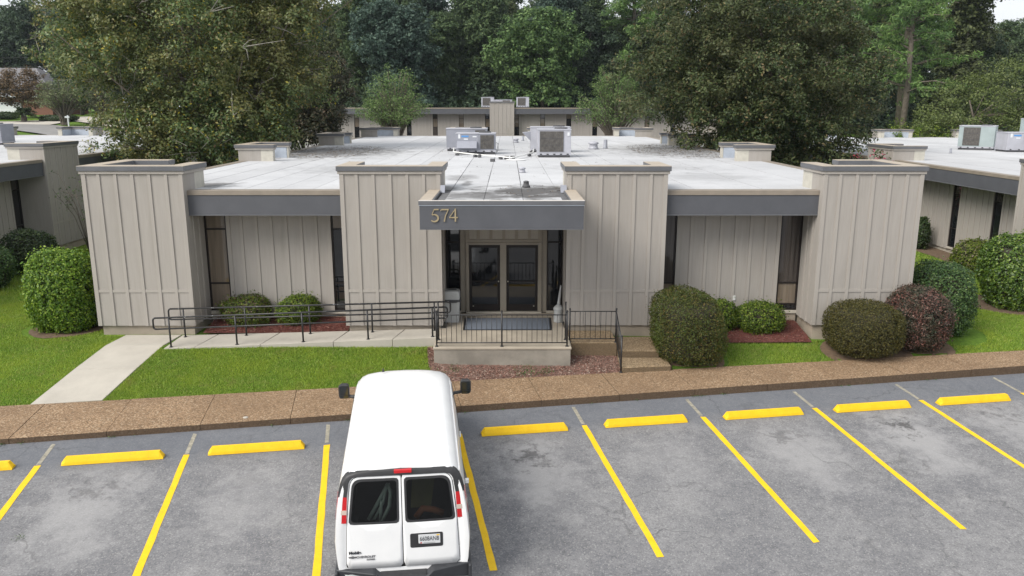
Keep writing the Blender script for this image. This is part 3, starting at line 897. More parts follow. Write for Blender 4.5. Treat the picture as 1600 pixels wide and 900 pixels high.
# house number: slim gilt numerals with swelling strokes
def ribbon(mb, pts, ws, y0, y1):
    n = len(pts); L_, R_ = [], []
    for i, p in enumerate(pts):
        a = pts[max(i - 1, 0)]; b = pts[min(i + 1, n - 1)]
        dx, dz = b[0] - a[0], b[1] - a[1]; l = math.hypot(dx, dz) or 1
        nx_, nz_ = -dz / l, dx / l; w = ws[i] / 2 if isinstance(ws, list) else ws / 2
        L_.append((p[0] + nx_ * w, p[1] + nz_ * w)); R_.append((p[0] - nx_ * w, p[1] - nz_ * w))
    vs = [(x, y0, z) for x, z in L_] + [(x, y0, z) for x, z in R_] + [(x, y1, z) for x, z in L_] + [(x, y1, z) for x, z in R_]
    fs = []
    for i in range(n - 1):
        fs += [(i, n + i, n + i + 1, i + 1), (2*n + i, 2*n + i + 1, 3*n + i + 1, 3*n + i), (i, i + 1, 2*n + i + 1, 2*n + i), (n + i, 3*n + i, 3*n + i + 1, n + i + 1)]
    fs += [(0, 2*n, 3*n, n), (n - 1, 2*n - 1, 4*n - 1, 3*n - 1)]
    mb.add(vs, fs)
gilt = plain("gilt_numeral", (.33, .27, .165), .5, .1, 6, metallic=.2)
def arc(cx, cz, rx, rz_, a0, a1, n=14): return [(cx + rx * math.cos(R(a0 + (a1 - a0) * i / n)), cz + rz_ * math.sin(R(a0 + (a1 - a0) * i / n))) for i in range(n + 1)]
ny0, ny1 = cy0 - .028, cy0 - .002
NX = .1
def numeral(name, strokes):
    mb = MB()
    for i, (p, w) in enumerate(strokes): ribbon(mb, [(x + NX, z) for x, z in p], w, ny0 - .0012 * i, ny1)
    tag(mb.build(name, gilt, canopy), None)
a5 = arc(-1.725, 3.335, .093, .083, 118, -140, 16)
numeral("numeral_five", [([(-1.725, 3.533), (-1.62, 3.538)], .03), ([(-1.722, 3.54), (-1.775, 3.42)], .016), ([(-1.776, 3.425)] + a5, [.012] + [.02 + .02 * math.sin(math.pi * i / 16) for i in range(17)])])
numeral("numeral_seven", [([(-1.575, 3.50), (-1.56, 3.528), (-1.53, 3.535), (-1.385, 3.535)], [.014, .022, .03, .028]), ([(-1.385, 3.548), (-1.46, 3.39), (-1.49, 3.25)], [.018, .024, .032])])
numeral("numeral_four", [([(-1.228, 3.25), (-1.228, 3.555)], .034), ([(-1.222, 3.555), (-1.37, 3.35)], .017), ([(-1.372, 3.347), (-1.172, 3.347)], .026)])

# ------------------------------------------------------------------ the building across the rear court
far = empty("office_building", (-.62, 89.0, 2.17))
tag(far, "long beige office building with a central pier, across the court behind the white roof", "office building")
MB().box(-24, 24, 1.25, 20, -.9, 3.6).build("wall", M['siding_dim'], far)
MB().box(-24, 24, .5, 20, 3.5, 3.68).build("roof", M['roof'], far)
pylon(far, 0, 0, 0, 'u', faces=('front',))
for s in (-1, 1):
    if s < 0: eave(far, -24, .2, 1, 0, 24 - PW / 2)
    else: eave(far, PW / 2, .2, 1, 0, 24 - PW / 2)
    x = PW / 2; k = 0
    while x < 21:
        a, b_ = x, x + .55
        combo = [['glass', 'curtain', 'glass'], ['curtain', 'curtain', 'glass'], ['blind', 'curtain', 'blind'], ['curtain', 'glass', 'glass']][(k + (s > 0)) % 4]
        window(far, a if s > 0 else -b_, 1.2, 1, 0, .55, .1, 3.05, [2.5, 1.6], combo)
        siding(far, b_ if s > 0 else -b_ - 2.35, 1.2, 1, 0, 2.35, 0, 3.05, 6)
        x += 2.9; k += 1

# ------------------------------------------------------------------ roof plant
M['acgrey'] = M.get('acgrey') or plain("grey_cabinet_paint", (.25, .26, .30), .5, .1, 2)
M['acpale'] = plain("pale_cabinet_paint", (.36, .365, .405), .5, .1, 2)
M['acgreen'] = plain("green_grey_cabinet_paint", (.29, .345, .35), .5, .08, 2)
M['coil'] = plain("dirty_coil_fins", (.085, .078, .07), .7, .4, 9)
M['sticker'] = plain("white_sticker", (.62, .64, .66), .5, .05)
M['bluesticker'] = plain("blue_sticker", (.08, .24, .52), .5, .05)
M['wood'] = plain("weathered_timber", (.33, .24, .15), .9, .3, 6)
M['curb'] = plain("roof_kerb_flashing", (.07, .07, .075), .8, .2)
def ac_unit(loc, w, d, h, label, mat='acgrey', coil=(.6, 1.0), hood=None, side_coil=None, stick=True, rz=0, group="rooftop air conditioners"):
    t = empty("air_conditioner", loc, rz)
    tag(t, label, "air conditioner", group)
    MB().box(-w/2 + .05, w/2 - .05, .05, d - .05, 0, .1).build("roof_curb", M['curb'], t)
    br = MB().box(-w/2, w/2, 0, d, .1, .19)
    br.build("base_rail", M['acpale'], t, bevel=.006)
    for i in range(5):
        x = -w/2 + w * (.1 + .2 * i)
        MB().box(x - .05, x + .05, -.008, 0, .12, .165).build("fork_slot", M['dark'], t)
    body = MB().box(-w/2 + .008, w/2 - .008, .008, d - .008, .19, h - .05).build("cabinet", M[mat], t, bevel=.01)
    MB().box(-w/2 - .012, w/2 + .012, -.012, d + .012, h - .05, h).build("cabinet_top", M['acpale'], t, bevel=.01)
    MB().lathe([(.30, 0), (.30, .05), (.27, .06), (.27, .03), (.05, .03), (.05, .07)], (0, 0, h), 20).build("fan_guard", M['curb'], t, (w * .22, d / 2, 0))
    x0, x1 = -w/2 + w * coil[0], -w/2 + w * coil[1]
    g = MB().box(x0 + .03, x1 - .05, -.012, .007, .25, h - .1).build("coil", M['coil'], t)
    n = max(4, int((x1 - x0 - .08) / .085))
    for i in range(n + 1):
        x = x0 + .03 + (x1 - x0 - .08) * i / n
        MB().box(x - .006, x + .006, -.02, -.013, .25, h - .1).build("grille_bar", M['curb'], g)
    for zz in (.25 + (h - .35) * .33, .25 + (h - .35) * .66):
        MB().box(x0 + .03, x1 - .05, -.024, -.0205, zz - .006, zz + .006).build("grille_bar", M['curb'], g)
    if hood:
        hx0, hx1, hz0, hz1, hd = hood
        MB().hexa([(hx0, -hd, hz0), (hx1, -hd, hz0), (hx1, .006, hz0), (hx0, .006, hz0)], [(hx0, -.05, hz1), (hx1, -.05, hz1), (hx1, .006, hz1), (hx0, .006, hz1)]).build("intake_hood", M['acgrey'], t, bevel=.006)
    if coil[0] > .15 and stick:
        for i, (sx_, sz_, sw, sh_, m_) in enumerate(((.06, .74, .05, .2, 'sticker'), (.14, .8, .18, .08, 'bluesticker'), (.2, .68, .1, .06, 'sticker'), (.42, .8, .1, .05, 'sticker'))):
            MB().box(-w/2 + w * sx_, -w/2 + w * sx_ + w * sw, .002, .0075, h * sz_, h * sz_ + h * sh_).build("sticker", M[m_], t)
        xs_ = -w/2 + w * (coil[0] - .02)
        MB().box(xs_ - .004, xs_ + .004, .001, .0076, .22, h - .06).build("panel_joint", M['curb'], t)
    return t
Rz = 3.69
u1 = ac_unit((-1.52, 38.6, Rz), 1.9, 1.25, 1.0, "grey rooftop air conditioner with stickers and rain hood, front one of the left pair", 'acgrey', (.6, .98), (-.95 + .06, -.95 + 1.0, .3, .62, .38))
MB().tube([(.97, -.0, .55), (1.06, -.02, .5), (1.06, -.02, .2), (1.0, 0, .1)], .014, 6).build("conduit", M['curb'], u1)
u2 = ac_unit((-2.1, 41.4, Rz), 2.1, 1.3, 1.15, "taller grey rooftop air conditioner half hidden behind the stickered one", 'acgrey', (.7, .98), stick=False)
u3 = ac_unit((2.09, 36.06, Rz), 1.5, 1.5, 1.25, "pale rooftop air conditioner with a full dark coil face, front one of the right pair", 'acpale', (.05, .8), stick=False)
MB().box(.58, .68, -.02, 0.006, .95, 1.1).build("disconnect_box", M['sticker'], u3, bevel=.005)
u4 = ac_unit((2.15, 40.3, Rz), 2.0, 1.4, 1.25, "pale rooftop air conditioner with sloping side hood, behind the full coil one", 'acpale', (.5, .95), stick=False)
MB().hexa([(-1.0, .15, .55), (-.99, .15, .5), (-.99, 1.2, .5), (-1.0, 1.2, .55)], [(-1.4, .15, .95), (-.99, .15, 1.0), (-.99, 1.2, 1.0), (-1.4, 1.2, .95)]).build("intake_hood", M['acgrey'], u4)
ac_unit((27.9, 48.0, -.27 + Rz), 1.9, 1.7, 1.42, "green grey air conditioner with two coil bays on the right building's roof", 'acgreen', (.12, .62), stick=False, rz=R(-35))
ac_unit((29.5, 45.6, -.27 + Rz), 2.3, 1.3, 1.1, "pale grey air conditioner with rain hood at the photo's right border", 'acpale', (.7, .98), (-.2, .6, .55, .75, .35), rz=R(-4))
ac_unit((36.9, 55.0, -.27 + Rz), 2.2, 1.5, 1.75, "tall green grey air conditioner peeping above the hooded one at the right", 'acgreen', (.5, .9), stick=False)
ac_unit((-30.45, 47.3, .045 + Rz), 1.9, 1.3, 1.2, "dark grey air conditioner on the left building's roof, cut by the photo's border", 'acgrey', (.02, .92), stick=False)
ac_unit((-33.2, 51.2, .045 + Rz), 1.6, 1.2, 1.1, "grey air conditioner just behind the dark one on the left building", 'acgrey', (.5, .9), stick=False)
ac_unit((-2.3, 94, 2.17 + Rz), 1.45, 1.4, 1.2, "boxy air conditioner left of the far building's central pier", 'acpale', (.08, .75), stick=False)
ac_unit((1.75, 94, 2.17 + Rz), 1.45, 1.4, 1.2, "boxy air conditioner right of the far building's central pier", 'acpale', (.08, .75), stick=False)
ac_unit((-.6, 97, 2.17 + Rz), 2.3, 1.4, .95, "low air conditioner peeping above the far building's central pier", 'acpale', (.5, .9), stick=False)

# plumbing vents
def vent(kind, x, y, s, label, z=Rz):
    if kind == 'pipe': o = MB().lathe([(.09 * s, 0), (.06 * s, .03 * s), (.055 * s, .26 * s), (.045 * s, .26 * s), (.045 * s, .2 * s)], n=12).build("vent_pipe", M['acgrey'], None, (x, y, z))
    elif kind == 'black': o = MB().lathe([(.15 * s, 0), (.15 * s, .05 * s), (.11 * s, .08 * s), (.1 * s, .18 * s), (.12 * s, .2 * s), (.05 * s, .24 * s)], n=12).build("vent_pipe", M['curb'], None, (x, y, z))
    else: o = MB().lathe([(.17 * s, 0), (.13 * s, .05 * s), (.12 * s, .14 * s), (.16 * s, .16 * s), (.14 * s, .2 * s), (.05 * s, .23 * s)], n=14).build("vent_pipe", M['acpale'], None, (x, y, z))
    tag(o, label, "roof vent", "small vents on the white roof")
vent('black', .52, 22.4, .75, "short black roof vent standing in the dirty patch behind the canopy")
vent('dome', .5, 27.6, .8, "small white capped roof vent between the black vent and the air conditioners")
vent('pipe', 1.04, 54.8, 1.2, "thin grey vent pipe far back on the roof centre, right of its neighbour")
vent('dome', .53, 51.7, 1.2, "white capped vent far back on the roof centre")
vent('dome', 4.63, 43.5, 1.8, "wide white capped vent right of the air conditioners")
vent('pipe', 5.37, 44.3, 1.8, "grey vent pipe right of the wide capped vent")
vent('pipe', -20.9, 38.6, 1.3, "thin vent pipe on the left building's roof beside the magnolia", .045 + Rz)
vent('pipe', 24.6, 44.6, 1.0, "thin vent pipe on the right building's roof in front of the green unit", -.27 + Rz)

# condensate pipes on little black blocks
pvc = plain("white_plastic_pipe", (.72, .72, .7), .4, .05)
def pvc_run(pts, label):
    o = MB().tube(pts, .03, 8).build("condensate_pipe", pvc)
    tag(o, label, "pipe")
pvc_run([(-2.55, 38.3, Rz + .3), (-2.55, 38.0, Rz + .14), (-1.5, 36.4, Rz + .12), (-.35, 34.9, Rz + .1), (.15, 34.2, Rz + .1)], "white plastic drain pipe running from the left air conditioners across the roof")
pvc_run([(1.25, 38.6, Rz + .25), (1.2, 37.9, Rz + .13), (.75, 36.0, Rz + .11), (.3, 34.6, Rz + .1), (.15, 34.2, Rz + .1)], "white plastic drain pipe running from the right air conditioners to the drain")
for i, (x, y, lb) in enumerate(((-2.35, 37.6, "black pipe support block by the stickered air conditioner"), (-1.45, 36.25, "black support block midway under the left drain pipe"), (-1.25, 36.0, "smaller black block next to the midway pipe support"), (-.3, 34.75, "black support block under the left pipe near the drain"), (-.62, 33.2, "loose black block on the roof in front of the drain pipes"), (.22, 34.9, "black block beside the roof drain"), (1.0, 37.0, "black support block under the right drain pipe"), (1.15, 39.3, "black block behind the right drain pipe"), (-.05, 34.8, "flat black block left of the roof drain"))):
    o = MB().box(-.09, .09, -.06, .06, 0, .1 + .02 * (i % 3)).build("pipe_support", M['curb'], None, (x, y, Rz), (0, 0, i * .7), bevel=.008)
    tag(o, lb, "support block", "black pipe blocks on the roof")
tag(MB().lathe([(.45, 0), (.43, .012), (.2, .014), (.16, .03)], n=18).build("roof_drain", plain("white_drain_patch", (.72, .72, .72), .6, .05), None, (.35, 34.3, Rz + .006)), "white patched roof drain where the two plastic pipes end", "roof drain")
rd = random.Random(9)
# leaf litter on the roof under the trees
V = []
def litter(cx, cy, rx, ry, n, z, s=.06):
    for _ in range(n):
        a, r_ = rd.uniform(0, 6.28), rd.random() ** .5
        x, y = cx + math.cos(a) * r_ * rx, cy + math.sin(a) * r_ * ry
        t = rd.uniform(0, 6.28); l = s * rd.uniform(.6, 1.3); w = l * .5
        c_, s_ = math.cos(t), math.sin(t)
        for u, v in ((-l, 0), (0, -w), (l, 0), (0, w)):
            V.append((x + u * c_ - v * s_, y + u * s_ + v * c_, z + rd.uniform(0.012, .035)))
litter(-8.6, 41, 2.2, 6, 700, Rz); litter(8.6, 42, 2.2, 7, 900, Rz); litter(.7, 21.3, 1, 1.6, 70, Rz, .025); litter(0, 36, 8, 12, 160, Rz, .04)
litm = leaf_mat("dry_leaf_litter", [(0, (.03, .022, .015)), (.6, (.09, .06, .035)), (1, (.2, .14, .08))], 0.0, .1)
tag(link("leaf_litter", fast_mesh("leaf_litter", np.array(V), None, litm)), "dry brown leaves scattered on the white roof", kind="stuff")
# ------------------------------------------------------------------ handrails of the ramp
def handrail(y_of, xs_, label, x_end0, x_end1, top=.80, low=.5, r=.024):
    t = empty("ramp_handrail", (xs_[0], y_of(xs_[0]), ramp_z(xs_[0])))
    tag(t, label, "handrail", "black pipe handrails of the ramp")
    o = t.location
    def P(x, h): return (x - o.x, y_of(x) - o.y, ramp_z(x) + h - o.z)
    rc = .07
    def loop(xe, sgn):
        # rounded return joining the two rails
        pts = []
        for k in range(7):
            a = math.pi / 2 * k / 6
            pts.append(P(xe - sgn * rc + sgn * rc * math.sin(a), top - rc + rc * math.cos(a)))
        for k in range(7):
            a = math.pi / 2 * k / 6
            pts.append(P(xe - sgn * rc + sgn * rc * math.cos(a), low + rc - rc * math.sin(a)))
        return pts
    MB().tube(loop(x_end0, -1), r, 8).build("return_bend", M['black'], t)
    MB().tube(loop(x_end1, 1), r, 8).build("return_bend", M['black'], t)
    MB().tube([P(x_end0 + rc - .002, top), P(x_end1 - rc + .002, top)], r, 8).build("top_rail", M['chipped'], t)
    MB().tube([P(x_end0 + rc - .002, low), P(x_end1 - rc + .002, low)], r * .9, 8).build("lower_rail", M['black'], t)
    for x in xs_:
        p = MB().tube([P(x, -.01), P(x, top - .01)], r, 8).build("post", M['black'], t)
        MB().lathe([(.05, 0), (.05, .012), (.03, .02)], P(x, -.002), 10).build("post_foot", M['black'], p)
    return t
def chipped():
    t = NT("chipped_black_paint")
    v = t.coord("World")
    n = t.noise(v, 6, 5, .8)
    t.color(t.ramp(n, [(.6, (.018, .018, .02)), (.66, (.33, .33, .34))])); t.rough(.45)
    return t.m
M['chipped'] = chipped()
handrail(lambda x: ramp_front(x) + .1, [-8.82, -7.12, -5.4, -3.7, -2.0], "black two-pipe handrail along the grass side of the ramp", -9.22, -1.6)
handrail(lambda x: 20.98, [-8.82, -7.15, -5.4, -3.7, -2.0], "black two-pipe handrail along the wall side of the ramp", -9.22, -1.56)

# ------------------------------------------------------------------ porch guard
PZ = -.075
gt = empty("porch_guard_rail", (-1.8, 19.45, PZ))
tag(gt, "black picket guard rail along the porch front and its two ends", "guard rail")
def picket_panel(parent, p0, p1, z0, z1, n, posts=(), lo=.1, hi=.83, post_h=.9):
    o = parent.location
    p0 = (p0[0] - o.x, p0[1] - o.y); p1 = (p1[0] - o.x, p1[1] - o.y)
    za, zb = z0 - o.z, z1 - o.z
    def L(t): return (p0[0] + (p1[0] - p0[0]) * t, p0[1] + (p1[1] - p0[1]) * t, za + (zb - za) * t)
    for nm_, h in (("top_rail", hi), ("bottom_rail", lo)):
        a, b = L(0), L(1)
        MB().tube([(a[0], a[1], a[2] + h), (b[0], b[1], b[2] + h)], .014, 6).build(nm_, M['black'], parent)
    for i in range(1, n):
        a = L(i / n)
        if any(abs(i / n - q) < .3 / n for q in posts): continue
        MB().tube([(a[0], a[1], a[2] + lo), (a[0], a[1], a[2] + hi)], .0072, 5).build("picket", M['black'], parent)
    for q in posts:
        a = L(q)
        p = MB().tube([(a[0], a[1], a[2]), (a[0], a[1], a[2] + post_h)], .02, 8).build("post", M['black'], parent)
        MB().lathe([(.008, 0), (.024, .014), (.028, .03), (.018, .045), (.004, .06)], (a[0], a[1], a[2] + post_h - .004), 10).build("finial", M['black'], p)
        MB().lathe([(.045, 0), (.045, .015), (.025, .03)], (a[0], a[1], a[2]), 10).build("post_foot", M['black'], p)
picket_panel(gt, (-1.81, 19.45), (1.51, 19.45), PZ, PZ, 26, (0, .5, 1))
picket_panel(gt, (-1.81, 19.47), (-1.81, 20.05), PZ, PZ, 5, (1,), post_h=.98)
picket_panel(gt, (1.51, 19.47), (1.51, 20.05), PZ, PZ, 5, (1,), post_h=.98)
st_ = empty("step_rail", (1.63, 20.0, -.14))
tag(st_, "black picket rail beside the landing, turning down the brown steps", "guard rail")
picket_panel(st_, (1.62, 20.02), (2.83, 20.02), -.14, -.14, 9, (0, 1), lo=.1, hi=.84, post_h=.88)
picket_panel(st_, (2.83, 19.99), (2.84, 19.0), -.15, -.62, 8, (1,), lo=.12, hi=.82, post_h=.92)

# ------------------------------------------------------------------ things on the porch
tb = empty("trash_can", (-1.58, 21.95, PZ))
tag(tb, "pale grey litter bin with black bag rim beside the entrance", "trash can")
M['bin'] = plain("pale_grey_plastic", (.42, .43, .43), .5, .06, 4)
def rrect(w, d, r, n=4):
    p = []
    for cx, cy, a0 in ((w/2 - r, d/2 - r, 0), (-w/2 + r, d/2 - r, 90), (-w/2 + r, -d/2 + r, 180), (w/2 - r, -d/2 + r, 270)):
        for k in range(n + 1):
            a = R(a0 + 90 * k / n); p.append((cx + r * math.cos(a), cy + r * math.sin(a)))
    return p
def loft(rings, cap0=True, cap1=True, smooth=False):
    mb = MB(); n = len(rings[0]); vs = [p for r_ in rings for p in r_]; fs = []
    for i in range(len(rings) - 1):
        for k in range(n): fs.append((i*n + k, i*n + (k+1) % n, (i+1)*n + (k+1) % n, (i+1)*n + k))
    if cap0: fs.append(tuple(range(n))[::-1])
    if cap1: fs.append(tuple((len(rings)-1)*n + k for k in range(n)))
    return mb.add(vs, fs, smooth)
def rr(w, d, r, z): return [(x, y, z) for x, y in rrect(w, d, r)]
loft([rr(.40, .36, .04, 0), rr(.45, .40, .05, .62)]).build("bin_body", M['bin'], tb)
loft([rr(.47, .42, .05, .60), rr(.49, .44, .06, .63), rr(.48, .43, .05, .67)]).build("bag_rim", M['curb'], tb)
hd = loft([rr(.455, .41, .05, .655), rr(.455, .41, .05, .84), rr(.40, .36, .05, .90), rr(.3, .28, .04, .915)]).build("bin_hood", M['bin'], tb)
MB().box(-.14, .14, -.196, -.19, .80, .86).build("bin_slot", M['curb'], hd)
MB().box(-.13, .13, -.06, .06, .9145, .92).build("bin_slot", M['curb'], hd)
MB().tube([(-.2, -.22, .63), (-.05, -.25, .6), (.12, -.24, .61), (.27, -.2, .66)], .022, 6).build("bag_fold", M['curb'], tb)
ab = empty("ash_receptacle", (1.44, 21.85, PZ))
tag(ab, "pale grey cigarette receptacle with a tall leaning neck by the right window", "ash bin")
MB().lathe([(.135, 0), (.14, .02), (.13, .33), (.145, .36), (.15, .40), (.12, .44), (.06, .5)], n=18).build("bucket", M['bin'], ab)
MB().tube([(0, 0, .47), (.01, 0, .62), (.05, .0, .98), (.062, 0, 1.06)], [.055, .04, .027, .024], 10).build("neck", M['bin'], ab)
dm = empty("doormat", (0, 21.6, PZ))
tag(dm, "blue grey doormat with black border in front of the glass doors", "doormat")
MB().hexa([(-1.23, -.64, .001), (1.21, -.64, .001), (1.25, .66, .001), (-1.25, .66, .001)], [(-1.23, -.64, .009), (1.21, -.64, .009), (1.25, .66, .009), (-1.25, .66, .009)]).build("mat_border", M['black'], dm)
MB().hexa([(-1.17, -.58, .009), (1.15, -.58, .009), (1.19, .6, .009), (-1.19, .6, .009)], [(-1.17, -.58, .014), (1.15, -.58, .014), (1.19, .6, .014), (-1.19, .6, .014)]).build("mat_pile", plain("blue_grey_carpet", (.125, .145, .18), .95, .2, 30, bump=.4), dm)

# ------------------------------------------------------------------ white van
VP = (-1.545, 10.62)
vz = float(park_z(VP[0], VP[1] + 2.5)) - .0785 * 2.5
van = empty("white_van", (VP[0], VP[1], vz + .004))
van.rotation_euler = (math.atan(.0785), 0, R(6.4))
tag(van, "white cargo van parked nose to the kerb with black trimmed rear doors", "van")
def paint():
    t = NT("white_van_paint")
    n = t.noise(t.coord("Object"), 2.5, 5, .65)
    t.color(t.ramp(n, [(.3, (.74, .745, .75)), (.7, (.80, .80, .80))]))
    t.rough(.32); t.b.inputs["Coat Weight"].default_value = .5; t.b.inputs["Coat Roughness"].default_value = .08
    return t.m
M['van'] = paint()
M['vblack'] = plain("black_van_plastic", (.028, .028, .03), .5, .2, 8)
M['bumper'] = plain("dark_bumper_plastic", (.035, .037, .042), .55, .2, 6)
M['vglass'] = None
tg = NT("tinted_van_glass")
tg.color((.008, .009, .01)); tg.rough(.03); tg.b.inputs["Coat Weight"].default_value = .3
tp = tg.new("ShaderNodeBsdfTransparent"); tp.inputs[0].default_value = (.42, .45, .44, 1)
mx = tg.new("ShaderNodeMixShader"); mx.inputs[0].default_value = .55
tg.link(tg.b.outputs[0], mx.inputs[1]); tg.link(tp.outputs[0], mx.inputs[2]); tg.link(mx.outputs[0], tg.n["Material Output"].inputs["Surface"])
M['vglass'] = tg.m
M['redlens'] = glass_mat("red_lens", (.48, .008, .012), .8)
M['clearlens'] = glass_mat("clear_lens", (.52, .42, .36), .6)
M['tyre'] = plain("tyre_rubber", (.02, .02, .02), .85)
M['rim'] = plain("steel_rim", (.4, .4, .41), .4, .1, metallic=.7)

HW = [(.36, .86), (.42, .93), (.58, .972), (.80, .988), (.97, .995), (1.08, .985), (1.25, .972), (1.45, .952), (1.65, .925), (1.80, .89), (1.90, .85), (1.98, .785), (2.035, .68), (2.07, .5), (2.09, .3), (2.098, 0.0)]
def hw_at(z):
    for (z0, w0), (z1, w1) in zip(HW, HW[1:]):
        if z <= z1: return w0 + (w1 - w0) * max(0, (z - z0)) / (z1 - z0)
    return 0
def ztop(s):
    T = [(0, 2.075), (.3, 2.09), (1.5, 2.10), (3.3, 2.095), (3.75, 2.06), (3.98, 1.99), (4.25, 1.75), (4.55, 1.47), (4.75, 1.30), (4.9, 1.22), (5.3, 1.15), (5.5, 1.08), (5.62, .96), (5.69, .8)]
    for (a, u), (b, v) in zip(T, T[1:]):
        if s <= b: return u + (v - u) * (s - a) / (b - a)
    return .8
def taper(s):
    t = 1.0
    if s < .16: t *= 1 - .022 * (1 - s / .16) ** 2
    if s > 3.2: t *= 1 - .085 * ((s - 3.2) / 2.49) ** 2.2
    if s > 5.3: t *= 1 - .12 * ((s - 5.3) / .39) ** 2
    return t
def lean(z): return .075 * max(0, z - .55) + .08 * max(0, (z - 1.15) / .9) ** 1.6
def van_pt(s, z0, side):
    zt = ztop(s); z = z0 if z0 < .75 else .75 + (z0 - .75) * (zt - .75) / (2.098 - .75)
    if s < .5:                       # rear roof corners pull in
        pull = 1 - .015 * (1 - s / .5) ** 2 * max(0, (z0 - 1.2) / .8)
    else: pull = 1
    y = s + lean(z0) * max(0, 1 - s / .7)
    return (side * hw_at(z0) * taper(s) * pull, y, z)
stations = [0, .03, .08, .16, .3, .5, .9, 1.5, 2.2, 2.9, 3.3, 3.6, 3.85, 3.98, 4.12, 4.25, 4.4, 4.55, 4.75, 4.9, 5.1, 5.3, 5.45, 5.55, 5.62, 5.69]
zl = [z for z, _ in HW]
def section(s): return [van_pt(s, z, -1) for z in zl] + [van_pt(s, z, 1) for z in zl[-2::-1]]
secs = [section(s) for s in stations]
n = len(secs[0]); mb = MB(); vs = [p for q in secs for p in q]; fs = []
for i in range(len(secs) - 1):
    for k in range(n - 1): fs.append((i*n + k, (i+1)*n + k, (i+1)*n + k + 1, i*n + k + 1))
    fs.append((i*n + n - 1, (i+1)*n + n - 1, (i+1)*n, i*n))
fs.append(tuple((len(secs)-1)*n + k for k in range(n))[::-1])
mb.add(vs, fs, True)
body = mb.build("body", M['van'], van)
# rear: annulus between body edge and door opening
def rear_y(x, z, off=0.0):
    return lean(z) + .03 * (abs(x) / .9) ** 3 - off
def radial(poly, c, ang):
    d = (math.cos(ang), math.sin(ang)); best = 0
    for (x0, z0), (x1, z1) in zip(poly, poly[1:] + poly[:1]):
        ex, ez = x1 - x0, z1 - z0; det = d[0] * -ez + ex * d[1]
        if abs(det) < 1e-9: continue
        px, pz = x0 - c[0], z0 - c[1]
        t = (px * -ez + ex * pz) / det; u = (d[0] * pz - d[1] * px) / det
        if t > 0 and -1e-6 <= u <= 1 + 1e-6: best = max(best, t)
    return (c[0] + d[0] * best, c[1] + d[1] * best)
def rounded(poly, r, n=5):
    out = []; m_ = len(poly)
    for i in range(m_):
        p0, p, p1 = Vector(poly[i - 1]), Vector(poly[i]), Vector(poly[(i + 1) % m_])
        rr_ = r[i] if isinstance(r, (list, tuple)) else r
        a = p + (p0 - p).normalized() * rr_; b = p + (p1 - p).normalized() * rr_
        for k in range(n + 1):
            t = k / n; q = a * (1 - t) ** 2 + p * 2 * t * (1 - t) + b * t * t
            out.append((q.x, q.y))
    return out
def rear_ring(outer, inner, c, off, n=72, rings=4, push=0.0):
    mb = MB(); pts = []
    for k in range(rings + 1):
        for i in range(n):
            a = 2 * math.pi * (i + .37) / n
            o, q = radial(outer, c, a), radial(inner, c, a)
            t = k / rings; x, z = o[0] + (q[0] - o[0]) * t, o[1] + (q[1] - o[1]) * t
            pts.append((x, rear_y(x, z, off) + push * t, z))
    fs = [(k*n + i, k*n + (i+1) % n, (k+1)*n + (i+1) % n, (k+1)*n + i) for k in range(rings) for i in range(n)]
    return mb.add(pts, [f[::-1] for f in fs], True)
def solid(o, th):
    m_ = o.modifiers.new("solid", 'SOLIDIFY'); m_.thickness = th; m_.offset = 1
    return o
edge0 = [(x, z) for x, y, z in secs[0]]
opening = rounded([(-.838, .54), (.838, .54), (.808, 1.25), (.73, 1.974), (-.73, 1.974), (-.808, 1.25)], [.05, .05, .3, .16, .16, .3])
mb = MB(); c0 = (0, 1.2); N = 120; pts = []
for k in range(4):
    for i in range(N):
        a = 2 * math.pi * (i + .5) / N
        o, q = radial(edge0, c0, a), radial(opening, c0, a)
        t = k / 3; x, z = o[0] + (q[0] - o[0]) * t, o[1] + (q[1] - o[1]) * t
        y_o = lean(o[1]); y_q = rear_y(q[0], q[1], .0)
        pts.append((x, y_o + (y_q - y_o) * t - .012 * math.sin(math.pi * t), z))
mb.add(pts, [(k*N + i, (k+1)*N + i, (k+1)*N + (i+1) % N, k*N + (i+1) % N)[::-1] for k in range(3) for i in range(N)], True)
mb.build("rear_post", M['van'], van)
# doors
win = {-1: rounded([(-.765, 1.268), (-.055, 1.268), (-.048, 1.925), (-.69, 1.925)], [.06, .05, .05, .13]),
       1: rounded([(.055, 1.268), (.765, 1.268), (.69, 1.925), (.048, 1.925)], [.05, .06, .13, .05])}
def half(poly, s): return poly
for s in (-1, 1):
    xo = .83 * s; xm = .80 * s; xi = .006 * s
    op = [(xi, .548), (xo, .548), (xm, 1.25), (.722 * s, 1.968), (xi, 1.968)]
    if s < 0: op = op[::-1]
    rads = [.02, .045, .3, .15, .02] if s > 0 else [.02, .15, .3, .045, .02]
    outer = rounded(op, rads)
    wc = (sum(p[0] for p in win[s]) / len(win[s]), sum(p[1] for p in win[s]) / len(win[s]))
    d = solid(rear_ring(outer, win[s], (wc[0], 1.45), .016, 96, 6).build("rear_door", M['van'], van), .03)
    big = [(wc[0] + (x - wc[0]) * 1.035, wc[1] + (z - wc[1]) * 1.04) for x, z in win[s]]
    sml = [(wc[0] + (x - wc[0]) * .94, wc[1] + (z - wc[1]) * .925) for x, z in win[s]]
    rear_ring(big, sml, wc, .0185, 72, 2).build("window_seal", M['vblack'], d)
    fan = [(x, rear_y(x, z, .014), z) for x, z in [(wc[0] + (x - wc[0]) * .97, wc[1] + (z - wc[1]) * .97) for x, z in win[s]]]
    fan = [(wc[0], rear_y(wc[0], wc[1], .014), wc[1])] + fan
    m_ = len(fan) - 1
    MB().add(fan, [(0, 1 + i, 1 + (i + 1) % m_) for i in range(m_)], True).build("rear_window", M['vglass'], d)
